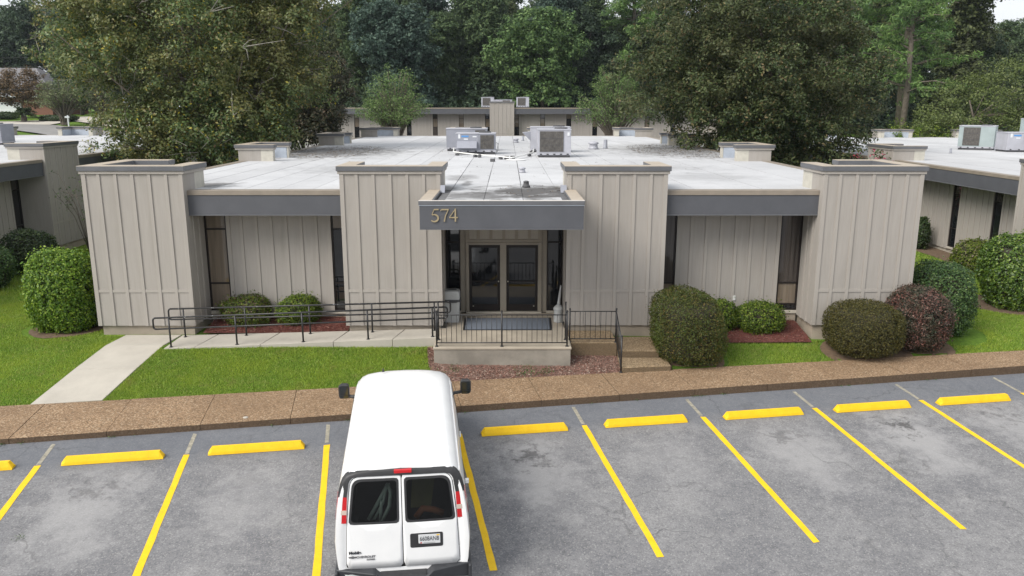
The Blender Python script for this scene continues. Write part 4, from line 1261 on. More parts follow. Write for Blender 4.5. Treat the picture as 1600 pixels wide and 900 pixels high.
# dark box added so the space behind the tinted glass shows dark
cargo_box = MB().add([(-.83, .06, .6), (.83, .06, .6), (.83, 3, .6), (-.83, 3, .6), (-.66, .2, 1.96), (.66, .2, 1.96), (.66, 3, 1.96), (-.66, 3, 1.96)], [(0,1,2,3), (4,7,6,5), (1,5,6,2), (2,6,7,3), (3,7,4,0)])
cargo_box.build("cargo_dark_box", plain("dark_cargo_box", (.05, .05, .048), .9), van)
sheet = plain("pale_green_sheet", (.50, .60, .55), .7)
shb = MB()
for p, w in (([( -.50, .26, 1.2), (-.32, .3, 1.52), (-.2, .33, 1.74)], .028), ([(-.42, .25, 1.2), (-.28, .27, 1.46), (-.22, .33, 1.73)], .02), ([(-.33, .24, 1.18), (-.30, .25, 1.5)], .026), ([(-.30, .24, 1.18), (-.19, .27, 1.4), (-.165, .3, 1.6), (-.2, .33, 1.74)], .03)):
    shb.tube(p, w, 6)
fsheet = shb.build("folded_sheet", sheet, van)
MB().hexa([(.12, .35, 1.3), (.42, .35, 1.3), (.42, .4, 1.3), (.12, .4, 1.3)], [(.16, .5, 1.8), (.5, .5, 1.78), (.5, .54, 1.78), (.16, .54, 1.8)]).build("mesh_crate", plain("olive_crate", (.17, .16, .05), .8), van)
MB().tube([(.2, .25, 1.2), (.3, .27, 1.33), (.45, .27, 1.3), (.6, .26, 1.24)], .05, 8).build("orange_bundle", plain("rust_orange_cloth", (.4, .13, .05), .8), van)
# black surround over the doors and down to the lamps
mb = MB()
path_in = [(-.782, 1.68), (-.762, 1.80), (-.75, 1.88), (-.73, 1.925), (-.70, 1.955), (-.65, 1.972), (-.48, 1.978), (0, 1.98), (.48, 1.978), (.65, 1.972), (.70, 1.955), (.73, 1.925), (.75, 1.88), (.762, 1.80), (.782, 1.68)]
path_out = [(x_ * hw_at(z_) * .992 if z_ < 2.0 else x_, z_) for x_, z_ in ((-1, 1.68), (-1, 1.80), (-1, 1.90), (-1, 1.96), (-1, 1.999), (-.64, 2.03), (-.48, 2.052), (0, 2.07), (.48, 2.052), (.64, 2.03), (1, 1.999), (1, 1.96), (1, 1.90), (1, 1.80), (1, 1.68))]
def dens(p, k=5):
    o = []
    for a, b in zip(p, p[1:]):
        for i in range(k): o.append((a[0] + (b[0] - a[0]) * i / k, a[1] + (b[1] - a[1]) * i / k))
    return o + [p[-1]]
pi_, po_ = dens(path_in), dens(path_out)
pts = []
for k in range(4):
    for a, b in zip(pi_, po_):
        t = k / 3; x, z = a[0] + (b[0] - a[0]) * t, a[1] + (b[1] - a[1]) * t
        pts.append((x, rear_y(x, z, .03 - .012 * t * t), z))
# last row wraps forward over the corner
for b in po_:
    k_ = 1.008 if b[1] < 1.985 else .985
    pts.append((b[0] * k_, lean(b[1]) + .14, 1.3 + (b[1] - 1.3) * (1.0 if k_ > 1 else .985)))
m_ = len(pi_)
mb.add(pts, [(k*m_ + i, k*m_ + i + 1, (k+1)*m_ + i + 1, (k+1)*m_ + i) for k in range(4) for i in range(m_ - 1)], True)
mb.build("door_surround", M['vblack'], van)
# lamps
for s in (-1, 1):
    def lens(z0, z1, name, mat, parent, off=.03):
        pts = []
        for j in range(5):
            z = z0 + (z1 - z0) * j / 4
            xo = hw_at(z) * .985 + .004; xi = .806 - .024 * max(0, (z - 1.26) / .4)
            for i in range(5):
                t = i / 4; x = (xi + (xo - xi) * t)
                pts.append((s * x, rear_y(x, z, off) + (.0 if t < .5 else .06 * ((t - .5) / .5) ** 2) , z))
            pts.append((s * (hw_at(z) + .008), lean(z) + .17, z))
        fs = [(j*6 + i, j*6 + i + 1, (j+1)*6 + i + 1, (j+1)*6 + i) for j in range(4) for i in range(5)]
        if s < 0: fs = [f[::-1] for f in fs]
        # end caps give the lens its thickness
        fs.append(tuple(range(6))); fs.append(tuple(24 + i for i in range(6)))
        return MB().add(pts, fs, False).build(name, M[mat], parent)
    lamp = lens(1.285, 1.68, "tail_lamp", 'redlens', van, .028)
    lens(1.42, 1.485, "reversing_lens", 'clearlens', lamp, .034)
pts = [(-.10, 2.01), (.155, 2.01), (.155, 2.06), (-.10, 2.06)]
hb = loft([[(x, rear_y(x, z, .045), z) for x, z in pts], [(x, rear_y(x, z, -.05), z + (.012 if z > 2 else 0)) for x, z in pts]], True, True).build("high_brake_lamp", M['redlens'], van, bevel=.008)
# plate recess, plate
pr = rounded([(.105, .845), (.585, .845), (.585, 1.075), (.105, 1.075)], .03)
plate_c = (.345, .96)
MB().add([(plate_c[0], rear_y(.3, .96, .0195), plate_c[1])] + [(x, rear_y(x, z, .0195), z) for x, z in pr], [(0, 1 + i, 1 + (i + 1) % len(pr)) for i in range(len(pr))]).build("plate_recess", M['vblack'], van)
pl_ = MB().box(.225, .545, -.026, -.0185, .90, 1.055).build("licence_plate", plain("plate_enamel", (.62, .63, .64), .45, .04), van, (0, .034, 0), bevel=.004)
def text(s_, size, loc, mat, parent, sx=1.0, rot=(R(90), 0, 0), name="lettering", ext=.0015, align='CENTER', bold=0.0):
    cu = bpy.data.curves.new(name, 'FONT'); cu.body = s_; cu.size = size; cu.extrude = ext; cu.align_x = align; cu.align_y = 'CENTER'; cu.offset = bold
    tmp = bpy.data.objects.new(name + "_outline", cu); col.objects.link(tmp)
    bpy.context.view_layer.update()
    me = bpy.data.meshes.new_from_object(tmp.evaluated_get(bpy.context.evaluated_depsgraph_get()))
    bpy.data.objects.remove(tmp)
    me.name = name; me.materials.clear(); me.materials.append(mat)
    return link(name, me, parent, loc, rot, (sx, 1, 1))
ink = plain("dark_lettering", (.02, .022, .03), .5)
chrome = plain("grey_badge_metal", (.22, .22, .23), .3, .05, metallic=.6)
text("6608AN8", .102, (.385, -.0275, .982), ink, pl_, .70, bold=0)
MB().box(.30, .47, -.0268, -.0262, .913, .918).build("plate_rule", ink, pl_)
MB().box(.252, .275, -.0268, -.0262, .908, .928).build("plate_mark", M['redlens'], pl_)
MB().box(.49, .535, -.0268, -.0262, 1.03, 1.05).build("plate_sticker", M['yellow'], pl_)
b1 = text("Mobile", .062, (-.70, rear_y(-.78, .812, .032), .812), ink, van, 1.05, name="dealer_badge", bold=.003)
bow = MB().prism([(-.055, -.012), (-.02, -.012), (-.015, -.02), (.015, -.02), (.02, -.012), (.055, -.012), (.062, .012), (.02, .012), (.015, .02), (-.015, .02), (-.02, .012), (-.062, .012)], 0, .004).build("maker_emblem", chrome, van, (-.735, rear_y(-.79, .742, .032), .742), (R(90), 0, 0))
text("CHEVROLET", .05, (-.545, rear_y(-.72, .742, .032), .742), chrome, van, 1.0, name="maker_badge", bold=.0015)
text("EXPRESS", .036, (-.475, rear_y(-.6, .70, .03), .700), chrome, van, .9, name="model_badge", bold=.001)
# door handle and hinges
# bumper
prof = [(-.985, .30), (.985, .30), (.985, .545), (.43, .55), (.35, .475), (-.35, .475), (-.43, .55), (-.985, .545)]
bm_ = MB()
bv = [(x, -.17 + (.07 if abs(x) > .9 else 0) + .10 * (abs(x) / .985) ** 6, z) for x, z in prof] + [(x, .04, z) for x, z in prof]
k = len(prof)
bm_.add(bv, [tuple(range(k)), tuple(range(2 * k - 1, k - 1, -1))] + [((i + 1) % k, i, k + i, k + (i + 1) % k) for i in range(k)])
bump = bm_.build("rear_bumper", M['bumper'], van, bevel=.03, seg=3)
MB().box(-.34, .34, -.155, .02, .4, .485).build("step_pad", M['vblack'], bump, bevel=.012)
for s in (-1, 1):
    MB().box(*sorted((s * .955, s * 1.005)), -.06, .34, .30, .53).build("bumper_end", M['bumper'], bump, bevel=.03, seg=3)
# drip rails along the roof edge, door seams on the flanks
for s in (-1, 1):
    MB().tube([tuple(np.array(van_pt(q, 1.90, s)) + np.array((s * .006, 0, 0))) for q in np.linspace(.25, 3.9, 14)], .008, 5).build("drip_rail", M['van'], van)
def flank(z0, z1, s0, s1, side, name, mat, off=.006, par=None):
    pts = []; nz, ns_ = 4, 6
    for j in range(nz + 1):
        for i in range(ns_ + 1):
            p = van_pt(s0 + (s1 - s0) * i / ns_, z0 + (z1 - z0) * j / nz, side); pts.append((p[0] + side * off, p[1], p[2]))
    fs = [(j*(ns_+1) + i, j*(ns_+1) + i + 1, (j+1)*(ns_+1) + i + 1, (j+1)*(ns_+1) + i) for j in range(nz) for i in range(ns_)]
    if side < 0: fs = [f[::-1] for f in fs]
    return MB().add(pts, fs, True).build(name, M[mat], par or van)
for s in (-1, 1):
    flank(1.22, 1.80, 3.15, 4.1, s, "side_window", 'glass')
    MB().tube([tuple(np.array(van_pt(3.05, z, s)) + np.array((s * .001, 0, 0))) for z in np.linspace(.5, 1.85, 8)], .006, 4).build("door_seam", M['vblack'], van)
    MB().tube([tuple(np.array(van_pt(4.35, z, s)) + np.array((s * .001, 0, 0))) for z in np.linspace(.5, 1.6, 8)], .006, 4).build("door_seam", M['vblack'], van)
    MB().box(*sorted((s * .99, s * 1.015)), 2.95, 3.12, 1.06, 1.1).build("door_handle", M['van'], van, bevel=.006)
    if s > 0: MB().box(.975, 1.03, .95, 1.02, 1.3, 1.36).build("side_hinge", M['van'], van, bevel=.006)
# windscreen
pts = []
for q in (4.02, 4.2, 4.4, 4.6, 4.72):
    for f in np.linspace(-1, 1, 9):
        zz = 1.985; w_ = hw_at(zz if q < 4.1 else 1.9) * taper(q) * .94
        pts.append((f * w_, q + .01 - .05 * f * f, ztop(q) + .008 - .07 * f * f))
MB().add(pts, [(j*9 + i, j*9 + i + 1, (j+1)*9 + i + 1, (j+1)*9 + i) for j in range(4) for i in range(8)], True).build("windscreen", M['glass'], van)
for s in (-1, 1):
    for q in (1.05, 4.48):
        t = MB().lathe([(.2, -.11), (.33, -.115), (.368, -.08), (.37, .08), (.33, .115), (.2, .11)], n=26).build("wheel", M['tyre'], van, (s * .84, q, .366), (0, R(90), 0))
        MB().lathe([(.06, .075), (.06, .09), (.18, .09), (.205, .10), (.205, -.10)], n=20).build("rim", M['rim'], t, None, (0, 0 if s > 0 else math.pi, 0))
    # mirrors: tall black towing type on an arm
    mr = MB().tube([(s * .86, 4.42, 1.26), (s * 1.10, 4.40, 1.30)], .035, 8).build("mirror", M['vblack'], van)
    loft([[(s * (1.185 + x), 4.37, 1.40 + z) for x, z in rrect(.20, .27, .05)], [(s * (1.19 + x), 4.42, 1.40 + z) for x, z in rrect(.215, .295, .06)], [(s * (1.185 + x * .8), 4.52, 1.40 + z * .85) for x, z in rrect(.22, .3, .06)]], True, True).build("mirror_housing", M['vblack'], mr)
    MB().box(*sorted((s * 1.11, s * 1.265)), 4.362, 4.368, 1.34, 1.515).build("mirror_glass", glass_mat("mirror_glass", (.02, .024, .026), .4) if s < 0 else bpy.data.materials["mirror_glass"], mr)
    MB().box(*sorted((s * 1.11, s * 1.265)), 4.361, 4.367, 1.275, 1.328).build("wide_mirror_glass", bpy.data.materials["mirror_glass"], mr)
MB().lathe([(.025, 0), (.015, .03), (.008, .06)], n=8).build("aerial_base", M['vblack'], van, (-.38, 3.75, 2.07))
MB().box(-.99, .99, 5.5, 5.74, .38, .62).build("front_bumper", M['bumper'], van, bevel=.04)
MB().box(-.8, .8, .5, 5.0, .3, .45).build("underbody", M['curb'], van)
# ------------------------------------------------------------------ foliage
def leaf_quads(pos, nrm, L, Wr, rng, jitter=.5, droop=0.0):
    """rhombic leaves at pos facing roughly nrm"""
    n = len(pos)
    d = nrm + rng.normal(0, jitter, (n, 3)); d /= np.linalg.norm(d, axis=1, keepdims=True) + 1e-9
    a = rng.normal(0, 1, (n, 3)); a[:, 2] -= droop
    u = a - d * np.sum(a * d, 1, keepdims=True); u /= np.linalg.norm(u, axis=1, keepdims=True) + 1e-9
    v = np.cross(d, u)
    l = (L * rng.uniform(.65, 1.3, n))[:, None]; w = l * Wr
    q = np.stack([pos - u * l * .5, pos + v * w * .5 + u * l * .05, pos + u * l * .5, pos - v * w * .5 + u * l * .05], 1)
    return q.reshape(-1, 3)

def clumped(blobs, rng, clump_r, per, inner=.15, flat=.75, shell=(.72, 1.02), bottom=-.75):
    """positions and normals of leaves gathered in clumps over a set of ellipsoids; blobs: (x,y,z,rx,ry,rz,clumps)"""
    P, Nn, C = [], [], []
    for (x, y, z, rx, ry, rz, k) in blobs:
        d = rng.normal(0, 1, (int(k * 1.5), 3)); d /= np.linalg.norm(d, axis=1, keepdims=True)
        d = d[d[:, 2] > bottom][:k]
        r = rng.uniform(*shell, len(d)); deep = rng.random(len(d)) < inner; r[deep] *= rng.uniform(.4, .8, deep.sum())
        c = np.array([x, y, z]) + d * np.array([rx, ry, rz]) * r[:, None]
        C.append(c)
        for ci, di in zip(c, d):
            s = clump_r * rng.uniform(.6, 1.35)
            g = rng.normal(0, 1, (per, 3)); g /= np.linalg.norm(g, axis=1, keepdims=True)
            g *= (rng.random(per) ** .45)[:, None] * s * np.array([1, 1, flat])
            P.append(ci + g); Nn.append(di * .55 + g / s * .6 + np.array([0, 0, .55]))
    return np.concatenate(P), np.concatenate(Nn), np.concatenate(C)

def lobed(mains, rng, lobe_r, density, k=15, core=.62, bottom=-.8):
    """break big crown ellipsoids into many rounded foliage lobes on their surface, with a leafy core"""
    out = []
    for (x, y, z, rx, ry, rz) in mains:
        area = 4 * math.pi * ((rx * ry) ** 1.6 / 3 + 2 * (rx * rz) ** 1.6 / 3) ** (1 / 1.6)
        n = max(6, int(area * density / (lobe_r * lobe_r)))
        # even spread over the sphere, jittered
        g = (1 + 5 ** .5) / 2; o = rng.random()
        for i in range(n):
            zz = 1 - 2 * (i + .5) / n; a = 2 * math.pi * ((i / g + o) % 1); q = math.sqrt(1 - zz * zz)
            d = np.array([q * math.cos(a), q * math.sin(a), zz]) + rng.normal(0, .09, 3)
            if d[2] < bottom: continue
            s = rng.uniform(.80, 1.08); r = lobe_r * rng.uniform(.7, 1.3)
            out.append((x + d[0] * rx * s, y + d[1] * ry * s, z + d[2] * rz * s, r, r, r * .78, int(k * (r / lobe_r) ** 1.5) + 3))
        out.append((x, y, z, rx * core, ry * core, rz * core, int(n * 3)))
    return out

def limbs(mb, base, tops, r0, rng, trunk_top=None, twist=.25, n=6):
    """tapered trunk and limbs that run to the clump centres"""
    bx, by, bz = base
    tt = trunk_top
    pts = [base]
    for i in range(1, 5):
        t = i / 4
        pts.append((bx + (tt[0] - bx) * t + rng.normal(0, twist * .4), by + (tt[1] - by) * t + rng.normal(0, twist * .4), bz + (tt[2] - bz) * t))
    mb.tube(pts, [r0 * (1.25 - .0) if i == 0 else r0 * (1 - .19 * i) for i in range(5)], 9)
    for e in tops:
        s = pts[1 + int(rng.integers(0, 3))]
        e = tuple(e)
        mid = tuple((s[j] + e[j]) / 2 + rng.normal(0, twist) + (.25 if j == 2 else 0) for j in range(3))
        mb.tube([s, mid, e], [r0 * .26, r0 * .15, r0 * .05], 5)

def tree(name, base, blobs, leafmat, label, cat="tree", seed=1, clump_r=.7, per=60, L=.22, Wr=.5, r0=.3, trunk_top=None, group=None, bark='bark', limb_n=24, bare=0, **kw):
    rng = np.random.default_rng(seed)
    t = empty(name, base)
    tag(t, label, cat, group)
    P, Nn, C = clumped(blobs, rng, clump_r, per, **kw)
    o = np.array(base)
    v = leaf_quads(P - o, Nn, L, Wr, rng)
    link("crown", fast_mesh("crown", v, None, leafmat), t)
    mb = MB()
    tt = trunk_top or (blobs[0][0], blobs[0][1], blobs[0][2] + blobs[0][5] * .4)
    pick = C[rng.permutation(len(C))[:limb_n]] - o
    limbs(mb, (0, 0, -.3), pick, r0, rng, tuple(np.array(tt) - o))
    mb.build("trunk", M[bark], t)
    if bare:
        tw = MB()
        for c in C[rng.permutation(len(C))[:bare]] - o:
            d = rng.normal(0, 1, 3); d[2] = abs(d[2]) * .6; d /= np.linalg.norm(d)
            for k in range(3):
                e = c + (d + rng.normal(0, .45, 3)) * rng.uniform(.5, 1.3)
                m_ = (c + e) / 2 + rng.normal(0, .08, 3)
                tw.tube([tuple(c), tuple(m_), tuple(e)], [.022, .015, .006], 4, caps=False)
        tag(tw.build("bare_twigs", M['palebark'], t), kind="stuff")
    return t

# --- clipped shrubs
def shrub(name, x, y, z, rx, ry, h, leafmat, label, n=16000, L=.045, seed=1, sq=2.4, rough=.06, group=None, cat="shrub", lumps=0, ball=.5, Wr=.55, jitter=.6, tuft=.05, spikes=0, shear=0.0):
    """superellipsoid of small leaves around a solid dark core; ball = height of the widest ring"""
    rng = np.random.default_rng(seed)
    t = empty(name, (x, y, z))
    tag(t, label, cat, group)
    d = rng.normal(0, 1, (n, 3)); d /= np.linalg.norm(d, axis=1, keepdims=True)
    e = 1 / (np.abs(d[:, 0]) ** sq + np.abs(d[:, 1]) ** sq + np.abs(d[:, 2]) ** sq) ** (1 / sq)
    # low-frequency lumps
    ph = rng.uniform(0, 6.28, (5, 3)); fr = rng.normal(0, 3.2, (5, 3))
    lum = sum(np.sin(d @ fr[i] + ph[i, 0]) for i in range(5)) / 5
    fr2 = rng.normal(0, 14, (4, 3)); lum2 = sum(np.sin(d @ fr2[i] + ph[i, 1]) for i in range(4)) / 4
    depth = rng.random(n) ** 2.2
    hole = np.clip(sum(np.sin(d @ fr2[i] * .6 + ph[i, 2]) for i in range(4)) / 4 - .38, 0, 1)
    rad = e * (1 + rough * lum * 1.8 + rough * .9 * lum2 - depth * .22 - hole * (.25 + rough * 3) * (d[:, 2] < .75))
    zc = h * ball; up_ = d[:, 2] > 0
    rz_ = np.where(up_, h - zc, zc * 1.08)
    P = d * rad[:, None] * np.stack([np.full(n, rx), np.full(n, ry), rz_], 1); P[:, 2] += zc
    P += rng.normal(0, tuft * .35, (n, 3))
    P[:, 0] += (h * .5 - P[:, 2]) * shear
    keep = P[:, 2] > .03; P, dd = P[keep], d[keep]
    if spikes:
        k = rng.integers(0, len(P), spikes)
        sp = P[k] * 1.0 + dd[k] * rng.uniform(.02, .16, (spikes, 1)); P = np.concatenate([P, sp]); dd = np.concatenate([dd, dd[k]])
    v = leaf_quads(P, dd + np.array([0, 0, .35]), L, Wr, rng, jitter)
    link("foliage", fast_mesh("foliage", v, None, leafmat), t)
    # solid dark core, added to stand for twigs and inner shade
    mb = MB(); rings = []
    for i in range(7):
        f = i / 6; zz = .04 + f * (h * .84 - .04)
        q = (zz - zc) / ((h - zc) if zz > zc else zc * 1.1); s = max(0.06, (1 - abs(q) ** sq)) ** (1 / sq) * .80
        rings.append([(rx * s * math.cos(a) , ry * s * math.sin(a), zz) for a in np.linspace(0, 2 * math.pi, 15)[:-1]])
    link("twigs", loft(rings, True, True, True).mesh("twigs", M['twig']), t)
    return t

LM = {}
LM['box'] = leaf_mat("bright_box_leaves", [(0, (.045, .10, .010)), (.45, (.10, .20, .015)), (.8, (.19, .30, .025)), (1, (.30, .40, .05))], .35, .4)
LM['clip'] = leaf_mat("clipped_olive_leaves", [(0, (.025, .04, .010)), (.4, (.055, .075, .016)), (.75, (.10, .095, .022)), (1, (.15, .105, .03))], .25, .25, (.07, .10, .02), 1.6)
LM['globe'] = leaf_mat("bronze_green_leaves", [(0, (.030, .034, .010)), (.5, (.070, .068, .018)), (1, (.125, .105, .03))], .25, .25)
LM['red'] = leaf_mat("wine_red_leaves", [(0, (.022, .030, .018)), (.35, (.060, .036, .026)), (.7, (.125, .052, .042)), (.9, (.20, .085, .065)), (1, (.26, .15, .12))], .25, .4, (.035, .06, .03), 2.2)
LM['green'] = leaf_mat("mid_green_leaves", [(0, (.02, .05, .015)), (.5, (.05, .11, .028)), (.85, (.10, .17, .04)), (1, (.17, .24, .08))], .3, .45)
LM['gloss'] = leaf_mat("glossy_green_leaves", [(0, (.025, .06, .008)), (.5, (.07, .14, .012)), (.85, (.14, .23, .02)), (1, (.24, .31, .06))], .3, .6)
LM['azalea'] = leaf_mat("yellow_green_leaves", [(0, (.03, .06, .010)), (.5, (.09, .15, .015)), (.85, (.17, .24, .025)), (1, (.26, .28, .06))], .35, .3)
LM['azmix'] = leaf_mat("green_and_bronze_leaves", [(0, (.035, .06, .012)), (.45, (.09, .14, .015)), (.7, (.17, .22, .025)), (.88, (.12, .075, .045)), (1, (.20, .14, .10))], .35, .3)
LM['dark'] = leaf_mat("dark_shrub_leaves", [(0, (.012, .028, .010)), (.6, (.032, .060, .016)), (1, (.075, .11, .03))], .25, .4)
LM['patch'] = leaf_mat("green_and_grey_leaves", [(0, (.04, .07, .012)), (.5, (.12, .17, .02)), (.8, (.17, .20, .03)), (.9, (.20, .16, .10)), (1, (.28, .24, .18))], .3, .2)

shrub("boxwood", -12.52, 22.05, -.36, .95, 1.0, 2.36, LM['box'], "big bright green rounded boxwood at the left corner of building 574", 34000, .07, 1, 2.7, .05, spikes=1800, Wr=.62)
shrub("dark_shrub", -18.1, 29.7, -.3, .92, .9, 1.65, LM['dark'], "dark shrub against the left building, behind the bright boxwood", 9000, .09, 2, 2.3, .10, spikes=500)
shrub("edge_shrub", -17.9, 27.0, -.32, .72, .8, 1.55, LM['green'], "green shrub cut off by the photo's left border", 7000, .09, 3, 2.2, .12, spikes=400)
shrub("azalea", -7.42, 21.98, -.2, .74, .58, .84, LM['azmix'], "half bronze azalea under the wall, nearer the corner end of the ramp", 9000, .055, 4, 2.2, .10, "low azaleas between the piers", "shrub", spikes=500)
shrub("azalea", -5.95, 22.02, -.17, .60, .54, .82, LM['azalea'], "neat dome shaped azalea under the wall, middle of the ramp", 8000, .055, 5, 2.2, .08, "low azaleas between the piers", spikes=500)
shrub("clipped_bush", 4.70, 19.98, -.6, .92, 1.0, 1.85, LM['clip'], "big loaf shaped clipped bush right of the brown steps", 30000, .046, 6, 3.3, .04, spikes=300, jitter=.8, shear=.14)
shrub("azalea", 5.95, 21.75, -.36, .52, .45, .97, LM['azalea'], "small azalea squeezed behind the loaf shaped bush", 6000, .055, 7, 2.2, .10, "low azaleas between the piers", spikes=400)
shrub("azalea", 7.12, 21.75, -.38, .72, .55, .90, LM['azalea'], "azalea mound on red mulch under the right window wall", 10000, .055, 8, 2.3, .09, "low azaleas between the piers", spikes=500)
shrub("globe_bush", 9.46, 20.36, -.54, .95, .95, 1.40, LM['globe'], "round bronze green clipped globe at the right corner pier", 30000, .042, 9, 2.7, .02, spikes=150, jitter=.8)
shrub("red_leaf_bush", 11.1, 20.85, -.53, .84, .85, 1.70, LM['red'], "wine red leaved bush between the bronze globe and a green bush", 22000, .055, 10, 2.6, .05, spikes=700)
shrub("green_bush", 12.36, 22.1, -.5, .88, .95, 2.10, LM['green'], "mid green oval bush behind the wine red one", 22000, .065, 11, 2.5, .05, spikes=900)
shrub("glossy_bush", 16.75, 25.2, -.55, 1.25, 1.3, 2.40, LM['gloss'], "large glossy green bush at the photo's right border", 26000, .085, 12, 2.5, .06, spikes=1400)
shrub("patchy_bush", 18.35, 30.6, -.55, .85, .9, 1.35, LM['patch'], "yellow green bush with a bare grey patch by the right building", 10000, .08, 13, 2.2, .09, spikes=400)
shrub("wall_shrub", 18.85, 35.9, -.42, .4, .5, 1.42, LM['dark'], "narrow dark shrub against the right building's wall", 4000, .09, 14, 2.3, .1, spikes=200)

# --- sparse twiggy plant by the left building
rngp = np.random.default_rng(31)
sp_ = empty("twiggy_plant", (-17.6, 33.2, -.28))
tag(sp_, "thin nearly leafless twiggy plant beside the left building's pier", "plant")
mb = MB(); lp = []
for k in range(7):
    e = np.array([rngp.uniform(-1.3, .9), rngp.uniform(-.5, .5), rngp.uniform(2.6, 4.2)])
    m_ = e * np.array([.4, .4, .6])
    mb.tube([(0, 0, 0), tuple(m_), tuple(e)], [.02, .014, .006], 4)
    for j in range(4):
        s = m_ + (e - m_) * rngp.random(); q = s + rngp.normal(0, .3, 3); mb.tube([tuple(s), tuple(q)], [.008, .004], 4); lp += [q + rngp.normal(0, .07, 3) for _ in range(7)]
mb.build("stems", M['bark'], sp_)
lp = np.array(lp); link("leaves", fast_mesh("leaves", leaf_quads(lp, np.tile([0, 0, 1.0], (len(lp), 1)), .11, .5, rngp), None, LM['green']), sp_)

# --- the two big magnolias
LM['magL'] = leaf_mat("yellowing_magnolia_leaves", [(0, (.035, .070, .024)), (.35, (.085, .142, .046)), (.68, (.145, .205, .066)), (.84, (.20, .205, .068)), (.91, (.15, .10, .05)), (.97, (.32, .28, .045)), (1, (.50, .42, .04))], .3, .5, (.165, .155, .050), .3)
LM['magR'] = leaf_mat("dark_magnolia_leaves", [(0, (.018, .034, .013)), (.4, (.044, .072, .024)), (.68, (.080, .110, .038)), (.88, (.120, .130, .05)), (.96, (.16, .115, .06)), (1, (.22, .16, .07))], .25, .25, (.078, .084, .036), .25)
LM['purple'] = leaf_mat("dull_purple_green_leaves", [(0, (.020, .028, .014)), (.5, (.045, .050, .026)), (.85, (.080, .068, .040)), (1, (.12, .085, .055))], .2, .2)
rng_ = np.random.default_rng(5)
tree("magnolia", (-15.2, 42.5, -.3), lobed([(-16.1, 42.5, 9.2, 5.7, 5.0, 4.6), (-20.2, 41.5, 9.6, 2.7, 2.8, 2.8), (-12.6, 43.0, 8.2, 2.9, 3.0, 3.4), (-15.2, 41.5, 5.0, 3.8, 3.4, 2.6), (-17.8, 39.8, 4.2, 2.0, 2.0, 1.7), (-13.2, 41.5, 4.6, 2.2, 2.2, 1.8), (-20.6, 43.5, 12.3, 2.8, 3.0, 2.0), (-11.9, 44, 11.8, 2.8, 3.0, 2.6)], rng_, 1.0, .36), LM['magL'],
     "huge yellowing magnolia with pale twigs left of the white roof", seed=21, clump_r=.42, per=32, L=.165, Wr=.5, r0=.36, limb_n=40, bare=130, flat=.8, bottom=-.6, inner=.1, trunk_top=(-15.4, 42.5, 9.5))
tree("magnolia", (14.4, 45.0, -.4), lobed([(14.4, 45, 8.3, 4.6, 4.6, 4.5), (11.3, 44.5, 9.3, 3.6, 3.6, 3.4), (9.0, 45.5, 7.0, 2.3, 2.6, 2.2), (17.9, 45.5, 7.4, 2.5, 3.0, 2.9), (13.3, 43.8, 5.0, 3.6, 3.2, 2.2), (16.4, 44, 4.8, 2.9, 2.8, 2.0), (10.5, 43.2, 5.8, 1.8, 2.0, 1.5), (13.7, 44.2, 3.2, 2.8, 2.4, 1.7), (16.1, 44.2, 3.3, 2.2, 2.2, 1.5)], rng_, 1.15, .34), LM['magR'],
     "huge dark glossy magnolia right of the white roof", seed=22, clump_r=.42, per=40, L=.17, Wr=.5, r0=.36, limb_n=10, flat=.8, bottom=-.5, inner=.1, trunk_top=(14.8, 45, 8))
tree("plum_tree", (-15.2, 60, .1), lobed([(-15.2, 60, 6.4, 3.2, 3.0, 3.0), (-14.0, 60, 8.2, 2.1, 2.2, 1.8), (-14.7, 59, 4.4, 2.6, 2.4, 1.8)], rng_, .9, .4), LM['purple'], "dull bronze leaved tree behind the right flank of the yellowing magnolia", seed=23, clump_r=.4, per=18, L=.22, r0=.2, limb_n=8, bottom=-.5)

# --- feathery crape myrtles in the rear court
LM['crape'] = leaf_mat("feathery_pale_green_leaves", [(0, (.05, .09, .03)), (.4, (.115, .19, .062)), (.8, (.20, .29, .10)), (1, (.31, .38, .18))], .45, .15)
def crape(x, y, z, w, h, label, seed, mat=None, nb=46, L=.2, group=None, name="crape_myrtle", bark='bark', r=.09, per=120):
    rng = np.random.default_rng(seed)
    t = empty(name, (x, y, z)); tag(t, label, "tree", group)
    mb = MB(); P, Nn = [], []
    for k in range(nb):
        a = rng.uniform(0, 2 * math.pi); out = rng.uniform(.3, 1.05)
        e = np.array([math.cos(a) * w * out, math.sin(a) * w * out, h * (1.04 - .52 * out ** 1.8) * rng.uniform(.78, 1.05)])
        b = np.array([rng.normal(0, .12), rng.normal(0, .12), 0.0])
        c1 = np.array([e[0] * .25, e[1] * .25, h * .45]); c2 = np.array([e[0] * .72, e[1] * .72, e[2] * 1.06])
        ts = np.linspace(0, 1, 9)[:, None]
        curve = b * (1 - ts) ** 3 + 3 * c1 * ts * (1 - ts) ** 2 + 3 * c2 * ts ** 2 * (1 - ts) + e * ts ** 3
        mb.tube([tuple(p) for p in curve], [r * (1 - .93 * i / 8) + .004 for i in range(9)], 5, caps=False)
        tt = rng.uniform(.38, 1.0, per)[:, None]
        p = b * (1 - tt) ** 3 + 3 * c1 * tt * (1 - tt) ** 2 + 3 * c2 * tt ** 2 * (1 - tt) + e * tt ** 3
        spread = .07 + .22 * np.sin(np.clip((tt - .3) / .7, 0, 1) * math.pi) ** .7
        off = rng.normal(0, 1, (per, 3)) * spread * (w / 3.3); off[:, 2] *= .7
        P.append(p + off); Nn.append(np.tile([0, 0, .8], (per, 1)) + off)
    P = np.concatenate(P); Nn = np.concatenate(Nn)
    link("crown", fast_mesh("crown", leaf_quads(P, Nn, L, .42, rng, .5, .4), None, mat or LM['crape']), t)
    mb.build("trunk", M[bark], t)
    return t
